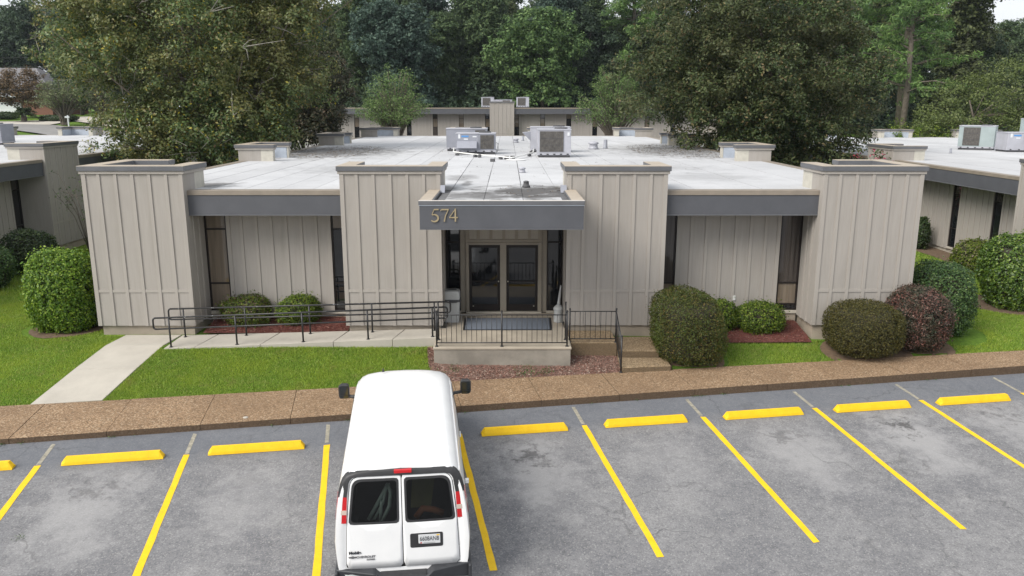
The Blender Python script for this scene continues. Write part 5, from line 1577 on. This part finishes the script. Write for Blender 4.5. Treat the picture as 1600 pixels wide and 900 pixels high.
crape(-11.0, 79, 1.3, 4.2, 8.3, "feathery pale green crape myrtle in the rear court, left of the far pier", 41, nb=80, per=150)
crape(10.4, 79, 1.3, 4.2, 8.3, "feathery pale green crape myrtle in the rear court, tucked against the dark magnolia", 42, nb=80, per=150)

# --- flowering shrub between the buildings on the right
LM['boug'] = leaf_mat("leaves_with_pink_flowers", [(0, (.03, .05, .015)), (.5, (.07, .10, .03)), (.74, (.10, .12, .04)), (.76, (.45, .03, .09)), (1, (.6, .08, .17))], .3, .3)
crape(17.5, 38.8, -.45, 1.7, 4.8, "loose shrub with pink flowers between building 574 and the right building", 43, LM['boug'], 34, .16, name="flowering_shrub", r=.03, per=70)

# ------------------------------------------------------------------ the woods
WOOD = {}
def wood_mesh(key, mat, seed, kind):
    rng = np.random.default_rng(seed)
    mb = MB()
    if kind == 'broad':
        mains = [(0, 0, 12.0, 4.2, 4.2, 4.4), (0, 0, 6.0, 3.6, 3.6, 4.0)]
        for k in range(6):
            a = rng.uniform(0, 6.28); rr_ = rng.uniform(1.8, 3.8); q = rng.uniform(1.9, 3.0)
            mains.append((math.cos(a) * rr_, math.sin(a) * rr_, rng.uniform(4, 16), q, q, q * .85))
        P, Nn, C = clumped(lobed(mains, rng, 1.25, .30, 12, .6), rng, .62, 15, .1, .8, bottom=-.6)
        v = leaf_quads(P, Nn, .42, .6, rng)
        limbs(mb, (0, 0, -.5), C[rng.permutation(len(C))[:7]], .3, rng, (0, 0, 12), .5)
    elif kind == 'tall':
        mains = []
        for k in range(10):
            a = rng.uniform(0, 6.28); zz = 2.6 + k * 1.85; rr_ = rng.uniform(.4, 2.2); q = rng.uniform(2.0, 2.9)
            mains.append((math.cos(a) * rr_, math.sin(a) * rr_, zz, q, q, q * .8))
        P, Nn, C = clumped(lobed(mains, rng, 1.1, .32, 12, .6), rng, .58, 15, .1, .8, bottom=-.6)
        v = leaf_quads(P, Nn, .40, .58, rng)
        limbs(mb, (0, 0, -.5), C[rng.permutation(len(C))[:7]], .28, rng, (0, 0, 18), .4)
    else:
        P, Nn = [], []
        mb.tube([(0, 0, -.5), (.1, .1, 8), (-.1, .1, 16), (.1, 0, 24)], [.42, .34, .24, .05], 8)
        for k in range(52):
            zz = rng.uniform(6.5, 23.5); a = rng.uniform(0, 6.28); ln = (5.6 * (1 - ((zz - 6) / 20) ** 1.5) + .8) * rng.uniform(.55, 1.1)
            e = np.array([math.cos(a) * ln, math.sin(a) * ln, zz + rng.uniform(-.6, 1.3)])
            s = np.array([0, 0, zz]); m_ = (s + e) / 2 + np.array([0, 0, .5])
            mb.tube([tuple(s), tuple(m_), tuple(e)], [.09, .06, .015], 4, caps=False)
            for j in range(7):
                c = m_ + (e - m_) * rng.uniform(-.5, 1.1) + rng.normal(0, .38, 3); q = 34
                g = rng.normal(0, 1, (q, 3)); g /= np.linalg.norm(g, axis=1, keepdims=True); g *= (rng.random(q) ** .5)[:, None] * .75; g[:, 2] *= .55
                P.append(c + g); Nn.append(g + np.array([0, 0, .5]))
        P = np.concatenate(P); Nn = np.concatenate(Nn)
        v = leaf_quads(P, Nn, .55, .22, rng, .8)
    WOOD[key] = (fast_mesh("crown", v, None, mat), mb.mesh("trunk", M['bark']))
def wl_(name, a, b, c, patch=None): return leaf_mat(name, [(0, a), (.5, b), (1, c)], .3, .12, patch, .18)
WM = {
 'dark': wl_("dark_wood_leaves", (0.026, 0.047, 0.031), (0.057, 0.091, 0.055), (0.111, 0.153, 0.088), (0.047, 0.068, 0.044)),
 'mid': wl_("mid_wood_leaves", (0.036, 0.062, 0.034), (0.081, 0.127, 0.057), (0.150, 0.202, 0.088), (0.062, 0.091, 0.047)),
 'olive': wl_("olive_wood_leaves", (0.042, 0.058, 0.029), (0.098, 0.122, 0.052), (0.169, 0.192, 0.083), (0.078, 0.086, 0.044)),
 'bright': wl_("bright_wood_leaves", (0.039, 0.075, 0.031), (0.091, 0.156, 0.055), (0.169, 0.247, 0.091), None),
 'pine': wl_("pine_needles", (0.055, 0.105, 0.036), (0.135, 0.235, 0.065), (0.24, 0.335, 0.11), (0.085, 0.15, 0.07)),
 'blue': wl_("blue_green_wood_leaves", (0.029, 0.052, 0.042), (0.062, 0.101, 0.078), (0.111, 0.159, 0.120), None)}
for i, (k, kd) in enumerate((('dark', 'broad'), ('dark', 'tall'), ('mid', 'broad'), ('mid', 'tall'), ('olive', 'broad'), ('olive', 'tall'), ('bright', 'broad'), ('pine', 'pine'), ('blue', 'broad'), ('blue', 'tall'))):
    wood_mesh((k, kd), WM[k], 60 + i, kd)
def wood_tree(key, x, y, s, label, rz=0.0, group="trees of the wood behind the far building", name=None, zs=1.0):
    t = empty(name or {'broad': "broadleaf_tree", 'tall': "tall_tree", 'pine': "pine_tree"}[key[1]], (x, y, hz(x, y)), rz)
    t.scale = (s, s, s * zs)
    tag(t, label, "tree", group)
    c, tr = WOOD[key]
    link("crown", c, t); link("trunk", tr, t)
    return t
r5 = random.Random(77)
# trees one can single out
wood_tree(('bright', 'broad'), 4.2, 103, 1.0, "bright green round tree right of the far pier, before the dark wood", .3, None, zs=.93)
wood_tree(('blue', 'broad'), -13.5, 104, .92, "blue green tree right behind the yellowing magnolia's right edge", 1.0, None)
wood_tree(('pine', 'pine'), 17.0, 112, 1.0, "pine with bare upper trunk in the gap left of the dark magnolia", 2.0, None)
wood_tree(('pine', 'pine'), 33.5, 86, .98, "big bright green pine right of the dark magnolia", .5, None)
wood_tree(('pine', 'pine'), 42.5, 88, .98, "second bright pine, partly above the pale bushes at the right", 1.9, None)
wood_tree(('pine', 'pine'), 38.0, 96, 1.1, "taller pine between and behind the two bright pines", 3.9, None)
wood_tree(('pine', 'pine'), 38.5, 79, .80, "bright green lower pine just left of the pale bushy tree", 5.0, None)
wood_tree(('olive', 'tall'), 55.5, 100, 1.0, "dark thin tree against the sky at the upper right corner", 2.0, None)
wood_tree(('dark', 'tall'), -64.0, 152, 1.0, "dark tree against the pale sky at the upper left corner", 2.2, None)
# rows of the wood: each its own tree
kinds = [('dark', 'broad'), ('mid', 'tall'), ('dark', 'tall'), ('blue', 'tall'), ('mid', 'broad'), ('olive', 'broad'), ('olive', 'tall'), ('blue', 'broad')]
wl_names = {'dark': "dark green", 'mid': "mid green", 'olive': "olive green", 'blue': "blue green"}
rowdesc = {0: "at the front of the wood", 1: "in the middle of the wood", 2: "at the back of the wood"}
for row, (y0, x0, x1, step, smin, smax) in enumerate(((112, -36, 66, 5.2, .70, .92), (122, -48, 78, 5.6, .80, 1.0), (136, -72, 98, 6.6, .84, 1.08))):
    x = x0
    while x < x1:
        k = r5.choice(kinds)
        xx, yy = x + r5.uniform(-1.5, 1.5), y0 + r5.uniform(-4, 4)
        kind_ = {"broad": "spreading", "tall": "slender"}[k[1]]
        wood_tree(k, xx, yy, r5.uniform(smin, smax) * (.72 if xx > 62 else 1), f"{wl_names[k[0]]} {kind_} tree {rowdesc[row]} behind the far building", r5.uniform(0, 6.28), f"{wl_names[k[0]]} {kind_} trees {rowdesc[row]}")
        x += step * r5.uniform(.75, 1.2)
for i, (x, y, k, s) in enumerate(((-95, 165, ('dark', 'broad'), 1.15), (-104, 172, ('mid', 'broad'), 1.2), (-84, 170, ('dark', 'broad'), 1.25), (-76, 178, ('blue', 'broad'), 1.2), (-112, 168, ('dark', 'tall'), 1.0), (-69, 166, ('dark', 'broad'), 1.05), (-90, 186, ('dark', 'tall'), 1.3), (-99, 190, ('dark', 'broad'), 1.3), (-80, 190, ('mid', 'broad'), 1.3), (-66, 182, ('dark', 'broad'), 1.2), (-60, 172, ('dark', 'broad'), 1.1), (-118, 188, ('mid', 'broad'), 1.2))):
    wood_tree(k, x, y, s, f"{wl_names[k[0]]} {dict(broad='spreading', tall='slender')[k[1]]} tree standing behind the brick house at the upper left", i * 1.1, "dark trees behind the brick house")
# undergrowth of the wood reads as one dark mass
rngu = np.random.default_rng(88)
bl = [(x + rngu.uniform(-2, 2), 107 + rngu.uniform(-3, 3), 3.4 + rngu.uniform(-.6, 1.6), rngu.uniform(2.8, 4.2), 2.8, rngu.uniform(3.0, 5.0), 40) for x in np.arange(-36, 68, 2.6)]
P, Nn, C = clumped(bl, rngu, 1.1, 40, .1, .8)
tag(link("undergrowth", fast_mesh("undergrowth", leaf_quads(P, Nn, .5, .5, rngu), None, WM['dark'])), "dark undergrowth along the edge of the wood", kind="stuff")

# --- right edge: pale bushes behind the right building
LM['pale'] = leaf_mat("pale_olive_leaves", [(0, (.035, .05, .018)), (.45, (.085, .115, .035)), (.8, (.15, .185, .06)), (1, (.22, .24, .10))], .3, .3, (.11, .15, .03), .3)
tree("pale_tree", (42.0, 72, 1.0), [(41.0, 72, 5.0, 4.6, 3.6, 3.8, 130), (45.0, 73, 7.0, 4.2, 3.6, 3.6, 110), (49.5, 73, 8.0, 3.6, 3.4, 3.4, 80), (38.0, 71, 3.4, 2.6, 2.4, 2.2, 50), (46.0, 71, 4.0, 4.2, 3, 2.6, 80)], LM['pale'], "pale olive bushy tree at the photo's right border behind the rooftop units", seed=51, clump_r=.8, per=70, L=.2, r0=.2)
tree("vine_mound", (36.0, 70, 1.0), [(34.0, 70, 3.2, 1.9, 1.6, 1.5, 34), (38.5, 70, 3.1, 2.4, 1.6, 1.4, 34)], LM['azalea'], "low vine covered mound peeping over the right building's roof edge", "bush", seed=52, clump_r=.6, per=60, L=.2, r0=.08)

# ------------------------------------------------------------------ upper left: street, lawns, house
M['street'] = plain("grey_street_asphalt", (.20, .195, .19), .9, .15, 1)
M['drive'] = plain("pale_driveway_concrete", (.42, .39, .34), .9, .12, .8)
drape("added_court_paving", [(-24, 66), (24, 66), (24, 89.9), (-24, 89.9)], M['street'], .05)  # unseen paving, added to keep green bounce off the far wall
drape("street", [(-66.5, 108.5), (-66, 101.5), (-62.7, 100.0), (-48.5, 87.0), (-42, 84), (-40, 92), (-50.3, 97), (-59, 106)], M['street'], .06)
drape("garden_path", [(-72, 113.5), (-68, 109.0), (-59.6, 104.8), (-61.8, 115.5), (-64.9, 119.5), (-64.3, 111.5)], M['drive'], .05)
drape("driveway", [(-68.9, 126), (-62.4, 116.5), (-53.3, 106.2), (-47, 99), (-44, 106), (-59.3, 122.6), (-65.2, 128)], M['drive'], .07)
brick = plain("red_brown_brick", (.20, .095, .065), .9, .25, 8)
house = empty("brick_house", (-88, 141, hz(-83, 140)))
tag(house, "brick house with grey hip roof and white garage door at the upper left", "house")
MB().box(-9.5, 9.5, 0, 12, -1, 3.2).build("wall", brick, house)
rf = loft([[(-10.5, -1, 3.2), (10.5, -1, 3.2), (10.5, 13, 3.2), (-10.5, 13, 3.2)], [(-5.5, 5.6, 8.1), (4.4, 5.6, 8.1), (4.4, 6.4, 8.1), (-5.5, 6.4, 8.1)]]).build("roof", plain("grey_shingle_roof", (.16, .155, .165), .9, .2, 3), house)
MB().box(-10.55, 10.55, -1.05, -.95, 2.95, 3.22).build("gutter", M['sticker'], rf)
gd = MB().box(.0, 4.2, -.09, -.01, -.1, 2.15).build("garage_door", plain("white_garage_paint", (.70, .72, .74), .6, .04), house)
for i in range(4): MB().box(.05, 4.15, -.1, -.0905, .32 + .42 * i, .335 + .42 * i).build("panel_joint", M['acgrey'], gd)
for i in range(7):
    x = .25 + i * .57
    MB().add([(x, -.1, 1.75), (x + .36, -.1, 1.75), (x + .36, -.1, 1.95), (x + .27, -.1, 2.05), (x + .09, -.1, 2.05), (x, -.1, 1.95), (x, -.092, 1.75), (x + .36, -.092, 1.75), (x + .36, -.092, 1.95), (x + .27, -.092, 2.05), (x + .09, -.092, 2.05), (x, -.092, 1.95)], [tuple(range(6)), tuple(range(11, 5, -1))] + [((i_ + 1) % 6, i_, 6 + i_, 6 + (i_ + 1) % 6) for i_ in range(6)]).build("pane", M['glass'], gd)
window(house, -6, -.0, 1, 0, 1.6, .6, 2.2, [1.4], ['glass', 'blind'])
LM['rust'] = leaf_mat("rust_brown_leaves", [(0, (.045, .035, .02)), (.5, (.12, .08, .042)), (1, (.22, .14, .07))], .3, .2)
tree("rusty_tree", (-73.5, 124, 3.3), [(-73.5, 124, 9.0, 3.9, 3.3, 2.7, 120), (-76.2, 124, 7.8, 2.4, 2.4, 2.2, 50), (-71.4, 124, 7.6, 2.6, 2.4, 2.4, 50)], LM['rust'], "rust brown round tree in front of the brick house", seed=53, clump_r=.8, per=52, L=.3, r0=.16)
tree("rusty_tree", (-80.0, 122, 3.2), [(-80, 122, 8.4, 2.6, 2.4, 2.6, 50)], LM['rust'], "orange brown tree at the photo's left border by the garage", seed=54, clump_r=.8, per=52, L=.3, r0=.14)
crape(-57.9, 106.5, hz(-57.9, 106.5), 4.0, 5.9, "spreading grey green crape myrtle with reddish trunks beside the driveway", 44, leaf_mat("grey_green_leaves", [(0, (.07, .09, .04)), (.5, (.16, .20, .09)), (1, (.26, .28, .15))], .35, .2), 60, .26, r=.12, per=90)
crape(-54.0, 108.8, hz(-54, 108.8), 2.6, 5.4, "smaller crape myrtle with twin trunks against the yellowing magnolia's left edge", 45, leaf_mat("grey_olive_leaves", [(0, (.05, .055, .03)), (.5, (.10, .115, .06)), (1, (.16, .17, .10))], .35, .2), 40, .26, r=.12, per=80)
# sago palm
sg = empty("sago_palm", (-67.6, 114, hz(-67.6, 114))); tag(sg, "dark spiky sago palm by the garage drive", "palm")
rng = np.random.default_rng(55); P, Nn = [], []; mb = MB(); mb.lathe([(.35, -.2), (.4, .4), (.3, .9)], n=10)
for k in range(46):
    a = rng.uniform(0, 6.28); el = rng.uniform(.1, 1.35); ln = rng.uniform(1.5, 2.4)
    for j in np.linspace(.1, 1, 26):
        p = np.array([math.cos(a) * math.cos(el) * ln * j, math.sin(a) * math.cos(el) * ln * j, 1.0 + math.sin(el) * ln * j - .5 * ln * j * j])
        P += [p + rng.normal(0, .07, 3) for _ in range(3)]; Nn += [np.array([0, 0, 1.0])] * 3
link("fronds", fast_mesh("fronds", leaf_quads(np.array(P), np.array(Nn), .34, .25, rng), None, LM['dark']), sg)
mb.build("trunk", M['bark'], sg)
shrub("flower_bed_shrub", -63.6, 115.5, hz(-63.6, 115.5), 2.6, 1.2, .9, LM['dark'], "low dark shrub bed trailing right of the sago palm", 5000, .2, 56, 2.2, .15)
shrub("house_shrub", -73.8, 120, hz(-73.8, 120), 1.8, 1.2, 1.1, LM['dark'], "low round dark shrub left of the sago palm", 3500, .2, 57, 2.2, .12)
mlb = empty("mailbox", (-56.4, 104.6, hz(-56.4, 104.6))); tag(mlb, "white mailbox post between the two crape myrtles at the upper left", "mailbox")
MB().box(-.07, .07, -.07, .07, -.2, 1.35).build("post", M['sticker'], mlb); MB().box(-.35, .2, -.12, .12, 1.0, 1.22).build("box", M['sticker'], mlb, bevel=.02)
# pickup by the house
pk = empty("pickup_truck", (-79.0, 151.5, hz(-79, 151.5) + .75)); tag(pk, "white pickup truck parked by the house behind the crape myrtles", "truck")
wp = plain("white_truck_paint", (.72, .73, .74), .35, .03)
pb = loft([[(x, y, z) for x, z in ((-2.9, .45), (2.9, .45), (2.95, .9), (2.8, 1.12), (1.5, 1.18), (-2.9, 1.2))] for y in (-.95, .95)]).build("body", wp, pk, bevel=.06)
cb_ = loft([[(x, y, z) for x, z in ((-1.3, 1.18), (1.45, 1.18), (.75, 1.86), (-.1, 1.92), (-1.1, 1.86))] for y in (-.82, .82)]).build("cab", wp, pk, bevel=.06)
MB().add([(-.95, -.835, 1.25), (.0, -.835, 1.25), (.0, -.835, 1.75), (-.85, -.835, 1.75)], [(0, 1, 2, 3)]).build("side_window", M['glass'], cb_)
MB().add([(.08, -.835, 1.25), (1.2, -.835, 1.25), (.7, -.835, 1.72), (.08, -.835, 1.75)], [(0, 1, 2, 3)]).build("side_window", M['glass'], cb_)
for q in (-1.85, 1.85):
    for s in (-.9, .9):
        w = MB().lathe([(.2, -.1), (.38, -.1), (.4, -.06), (.4, .06), (.38, .1), (.2, .1)], n=18).build("wheel", M['tyre'], pk, (q, s, .4), (R(90), 0, 0))
        MB().lathe([(.05, -.11), (.24, -.11), (.24, .11), (.05, .11)], n=14).build("rim", M['rim'], w)
# overhead wires
for i, (z0, z1, lb) in enumerate(((12.9, 12.2, "highest of the three thin overhead wires at the upper left"), (11.7, 11.2, "middle one of the three thin overhead wires at the upper left"), (8.9, 8.7, "lowest thin overhead wire, crossing in front of the rusty tree"))):
    pts = []
    for k in range(13):
        t = k / 12; pts.append((-110 + 72 * t, 100 - 2 * t, z0 + (z1 - z0) * t - 1.0 * math.sin(math.pi * t)))
    tag(MB().tube(pts, .013, 5).build("overhead_wire", M['curb']), lb, "wire", "thin overhead wires at the upper left")

# ------------------------------------------------------------------ beds, chips and grass
def bed_z(x, y): return max(hz(x, y), -.30) + .02
def wbed(x, y):   # mulch bed rising a little towards the wing walls
    return hz(x, y) + .05 + .17 * min(1, max(0, (y - 21.0) / 1.3))
drape("mulch_bed", [(-8.42, 21.18), (-4.45, 21.18), (-4.45, 22.42), (-8.42, 22.42)], M['mulchbed'], 0, "structure", None, None, None, wbed)
drape("mulch_bed", [(4.5, 20.75), (8.36, 20.95), (8.36, 22.42), (4.5, 22.42)], M['mulchbed'], 0, "structure", None, None, None, wbed)
pbed = [(-1.75, 18.39), (2.87, 19.035), (2.87, 20.0), (1.58, 20.0), (1.58, 19.4), (-1.86, 19.4), (-1.86, 20.2), (-2.15, 20.2), (-2.0, 19.2)]
drape("mulch_bed", pbed, M['strawbed'], .012)
for (x, y, rx, ry) in ((4.66, 19.95, 1.02, .98), (9.55, 20.4, 1.12, .98), (11.2, 20.9, 1.0, .95), (-12.5, 22.0, 1.05, 1.05), (16.6, 25.2, 1.55, 1.5), (18.4, 30.6, 1.0, 1.2)):
    pts = [(x + rx * math.cos(a), y + ry * math.sin(a)) for a in np.linspace(0, 6.283, 19)[:-1]]
    drape("bare_soil", pts, M['soil'] if 'soil' in M else M.setdefault('soil', plain("brown_soil", (.12, .08, .05), .95, .35, 9, bump=.5)), .012)
drape("bare_soil", [(18.2, 28.8), (19.7, 28.8), (19.7, 37.5), (18.3, 37.5), (18.5, 34)], M['soil'], .012)
def inside(poly, X, Y):
    r_ = np.zeros(len(X), bool); j = len(poly) - 1
    for i in range(len(poly)):
        xi, yi = poly[i]; xj, yj = poly[j]
        c_ = ((yi > Y) != (yj > Y)) & (X < (xj - xi) * (Y - yi) / (yj - yi + 1e-12) + xi)
        r_ ^= c_; j = i
    return r_
def chips(poly, n, mat, label, zf, s=.05, seed=1):
    rng = np.random.default_rng(seed)
    px = [p[0] for p in poly]; py = [p[1] for p in poly]
    X = rng.uniform(min(px), max(px), n * 2); Y = rng.uniform(min(py), max(py), n * 2); k = inside(poly, X, Y)
    X, Y = X[k][:n], Y[k][:n]
    Z = np.array([zf(x, y) for x, y in zip(X, Y)]) + rng.uniform(.005, .035, len(X))
    v = leaf_quads(np.stack([X, Y, Z], 1), np.tile([0, 0, 2.0], (len(X), 1)), s, .35, rng, .6)
    tag(link("mulch_chips", fast_mesh("mulch_chips", v, None, mat)), label, kind="stuff")
chips([(-8.42, 21.18), (-4.45, 21.18), (-4.45, 22.42), (-8.42, 22.42)], 7000, M['mulch'], "red mulch chips under the ramp side azaleas", wbed)
chips([(4.5, 20.75), (8.36, 20.95), (8.36, 22.42), (4.5, 22.42)], 7000, M['mulch'], "red mulch chips under the right hand azaleas", wbed, seed=2)
chips(pbed, 8000, M['straw'], "faded mulch and straw in front of the porch", hz, .06, 3)

def near(X, Y, cx, cy, rx, ry): return ((X - cx) / rx) ** 2 + ((Y - cy) / ry) ** 2 < 1
def grass(x0, x1, y0, y1, dens, label, seed, hgt=.045, wid=.0105, gauss=None):
    rng = np.random.default_rng(seed)
    n = int((x1 - x0) * (y1 - y0) * dens)
    X = rng.uniform(x0, x1, n); Y = rng.uniform(y0, y1, n)
    nn, mm = nm(X, Y)
    k = mm > inner_m(nn) + .012
    k &= ~((np.abs(X + .1) < 11.2) & (Y > 21.12))
    Xl = PL0[0] + (Y - PL0[1]) * (PL1[0] - PL0[0]) / (PL1[1] - PL0[1]); Xr = PR0[0] + (Y - PR0[1]) * (PR1[0] - PR0[0]) / (PR1[1] - PR0[1])
    k &= ~((X > Xl - .02) & (X < Xr + .02) & (Y < 21.2))
    k &= ~((X > -9.05) & (X < 2.9) & (Y > ramp_front(X) - .03))
    k &= ~inside(pbed, X, Y)
    k &= ~((X > 2.8) & (X < 4.2) & (Y < 21.2)); k &= ~((X > 1.5) & (X < 4.3) & (Y > 19))
    k &= ~((X > 4.3) & (X < 8.4) & (Y > 20.8 + .04 * (X - 4.5)))
    for c in ((4.66, 19.95, 1.12, 1.0), (9.6, 20.45, 1.2, 1.0), (11.2, 20.9, 1.05, .95), (12.6, 22.0, 1.05, 1.05), (-12.6, 22.0, 1.15, 1.1), (16.6, 25.2, 1.5, 1.45)):
        k &= ~near(X, Y, *c)
    k &= ~((X > 18.3) & (Y > 28.6)); k &= ~((X < -19.2) & (Y > 21))
    X, Y = X[k], Y[k]
    Z = height(X, Y)
    a = rng.uniform(0, 6.283, len(X)); h = hgt * rng.uniform(.5, 1.4, len(X)); w = wid * rng.uniform(.7, 1.3, len(X))
    lx, ly = rng.normal(0, .55, len(X)) * h, rng.normal(0, .55, len(X)) * h
    v = np.stack([np.stack([X - np.cos(a) * w, Y - np.sin(a) * w, Z - .01], 1), np.stack([X + np.cos(a) * w, Y + np.sin(a) * w, Z - .01], 1), np.stack([X + lx, Y + ly, Z + h], 1)], 1).reshape(-1, 3)
    tag(link("grass", fast_mesh("grass", v, None, M['blade'], 3)), label, kind="stuff")
grass(-24, -9.0, 14.5, 26, 2300, "mown grass left of the concrete path", 1)
grass(-9.6, -1.4, 16.5, 20.4, 3400, "mown grass between path, ramp and sidewalk", 2)
grass(4.5, 9.5, 18.5, 21.2, 3400, "mown grass strip right of the loaf shaped bush", 3)
grass(10, 24, 18.8, 30, 2100, "mown grass at the right between the two buildings", 4)
grass(-19.4, -11.3, 26, 40, 500, "grass in the gap by the left building", 5, .09, .02)
grass(11.1, 18.6, 30, 40, 500, "grass in the gap by the right building", 6, .09, .02)
# weeds in the joints and by the mulch
def weeds(pts, label, seed, s=.05):
    rng = np.random.default_rng(seed); P = []
    for x, y, z, r_, n in pts:
        g = rng.normal(0, r_, (n, 3)); g[:, 2] = np.abs(g[:, 2]) * .5; P.append(np.array([x, y, z]) + g)
    P = np.concatenate(P)
    tag(link("weeds", fast_mesh("weeds", leaf_quads(P, np.tile([0, 0, 1.0], (len(P), 1)), s, .35, rng, .8), None, LM['green'])), label, kind="stuff")
weeds([(-1.35, 19.1, -.62, .12, 160), (-1.7, 18.8, -.64, .12, 120), (.45, 18.95, -.62, .16, 200), (1.0, 19.0, -.62, .1, 90), (-2.1, 19.4, -.6, .15, 220)], "small weeds in the faded mulch in front of the porch", 1)
wp_ = []
rw = random.Random(12)
for k in range(26):
    n_ = rw.uniform(-9, 16); x, y = xy(n_, KERB_M - .03); wp_.append((x, y, float(park_z(x, y)) + .01, .035, 14))
for k in range(16):
    t = k / 15; x, y = 8.75 + 1.0 * t + .1 * math.sin(9 * t), 11.9 - 1.3 * t; wp_.append((x, y, float(park_z(x, y)) + .01, .03, 12))
x, y = -8.1, 12.0; wp_.append((x, y, float(park_z(x, y)) + .01, .05, 30))
weeds(wp_, "tiny weeds in the asphalt joints and along the kerb foot", 2, .04)

# ------------------------------------------------------------------ thin summer haze over the whole place
hz_m = bpy.data.materials.new("thin_haze"); hz_m.use_nodes = True
hn = hz_m.node_tree.nodes; hn.clear()
ho = hn.new("ShaderNodeOutputMaterial"); hp = hn.new("ShaderNodeVolumePrincipled")
hp.inputs["Color"].default_value = (.80, .88, 1.0, 1); hp.inputs["Density"].default_value = .00014; hp.inputs["Anisotropy"].default_value = 0.0
hz_m.node_tree.links.new(hp.outputs[0], ho.inputs["Volume"])
hzo = MB().box(-905, 905, -125, 1605, -9, 75).build("haze", hz_m)
tag(hzo, "thin pale haze in the air", kind="stuff")
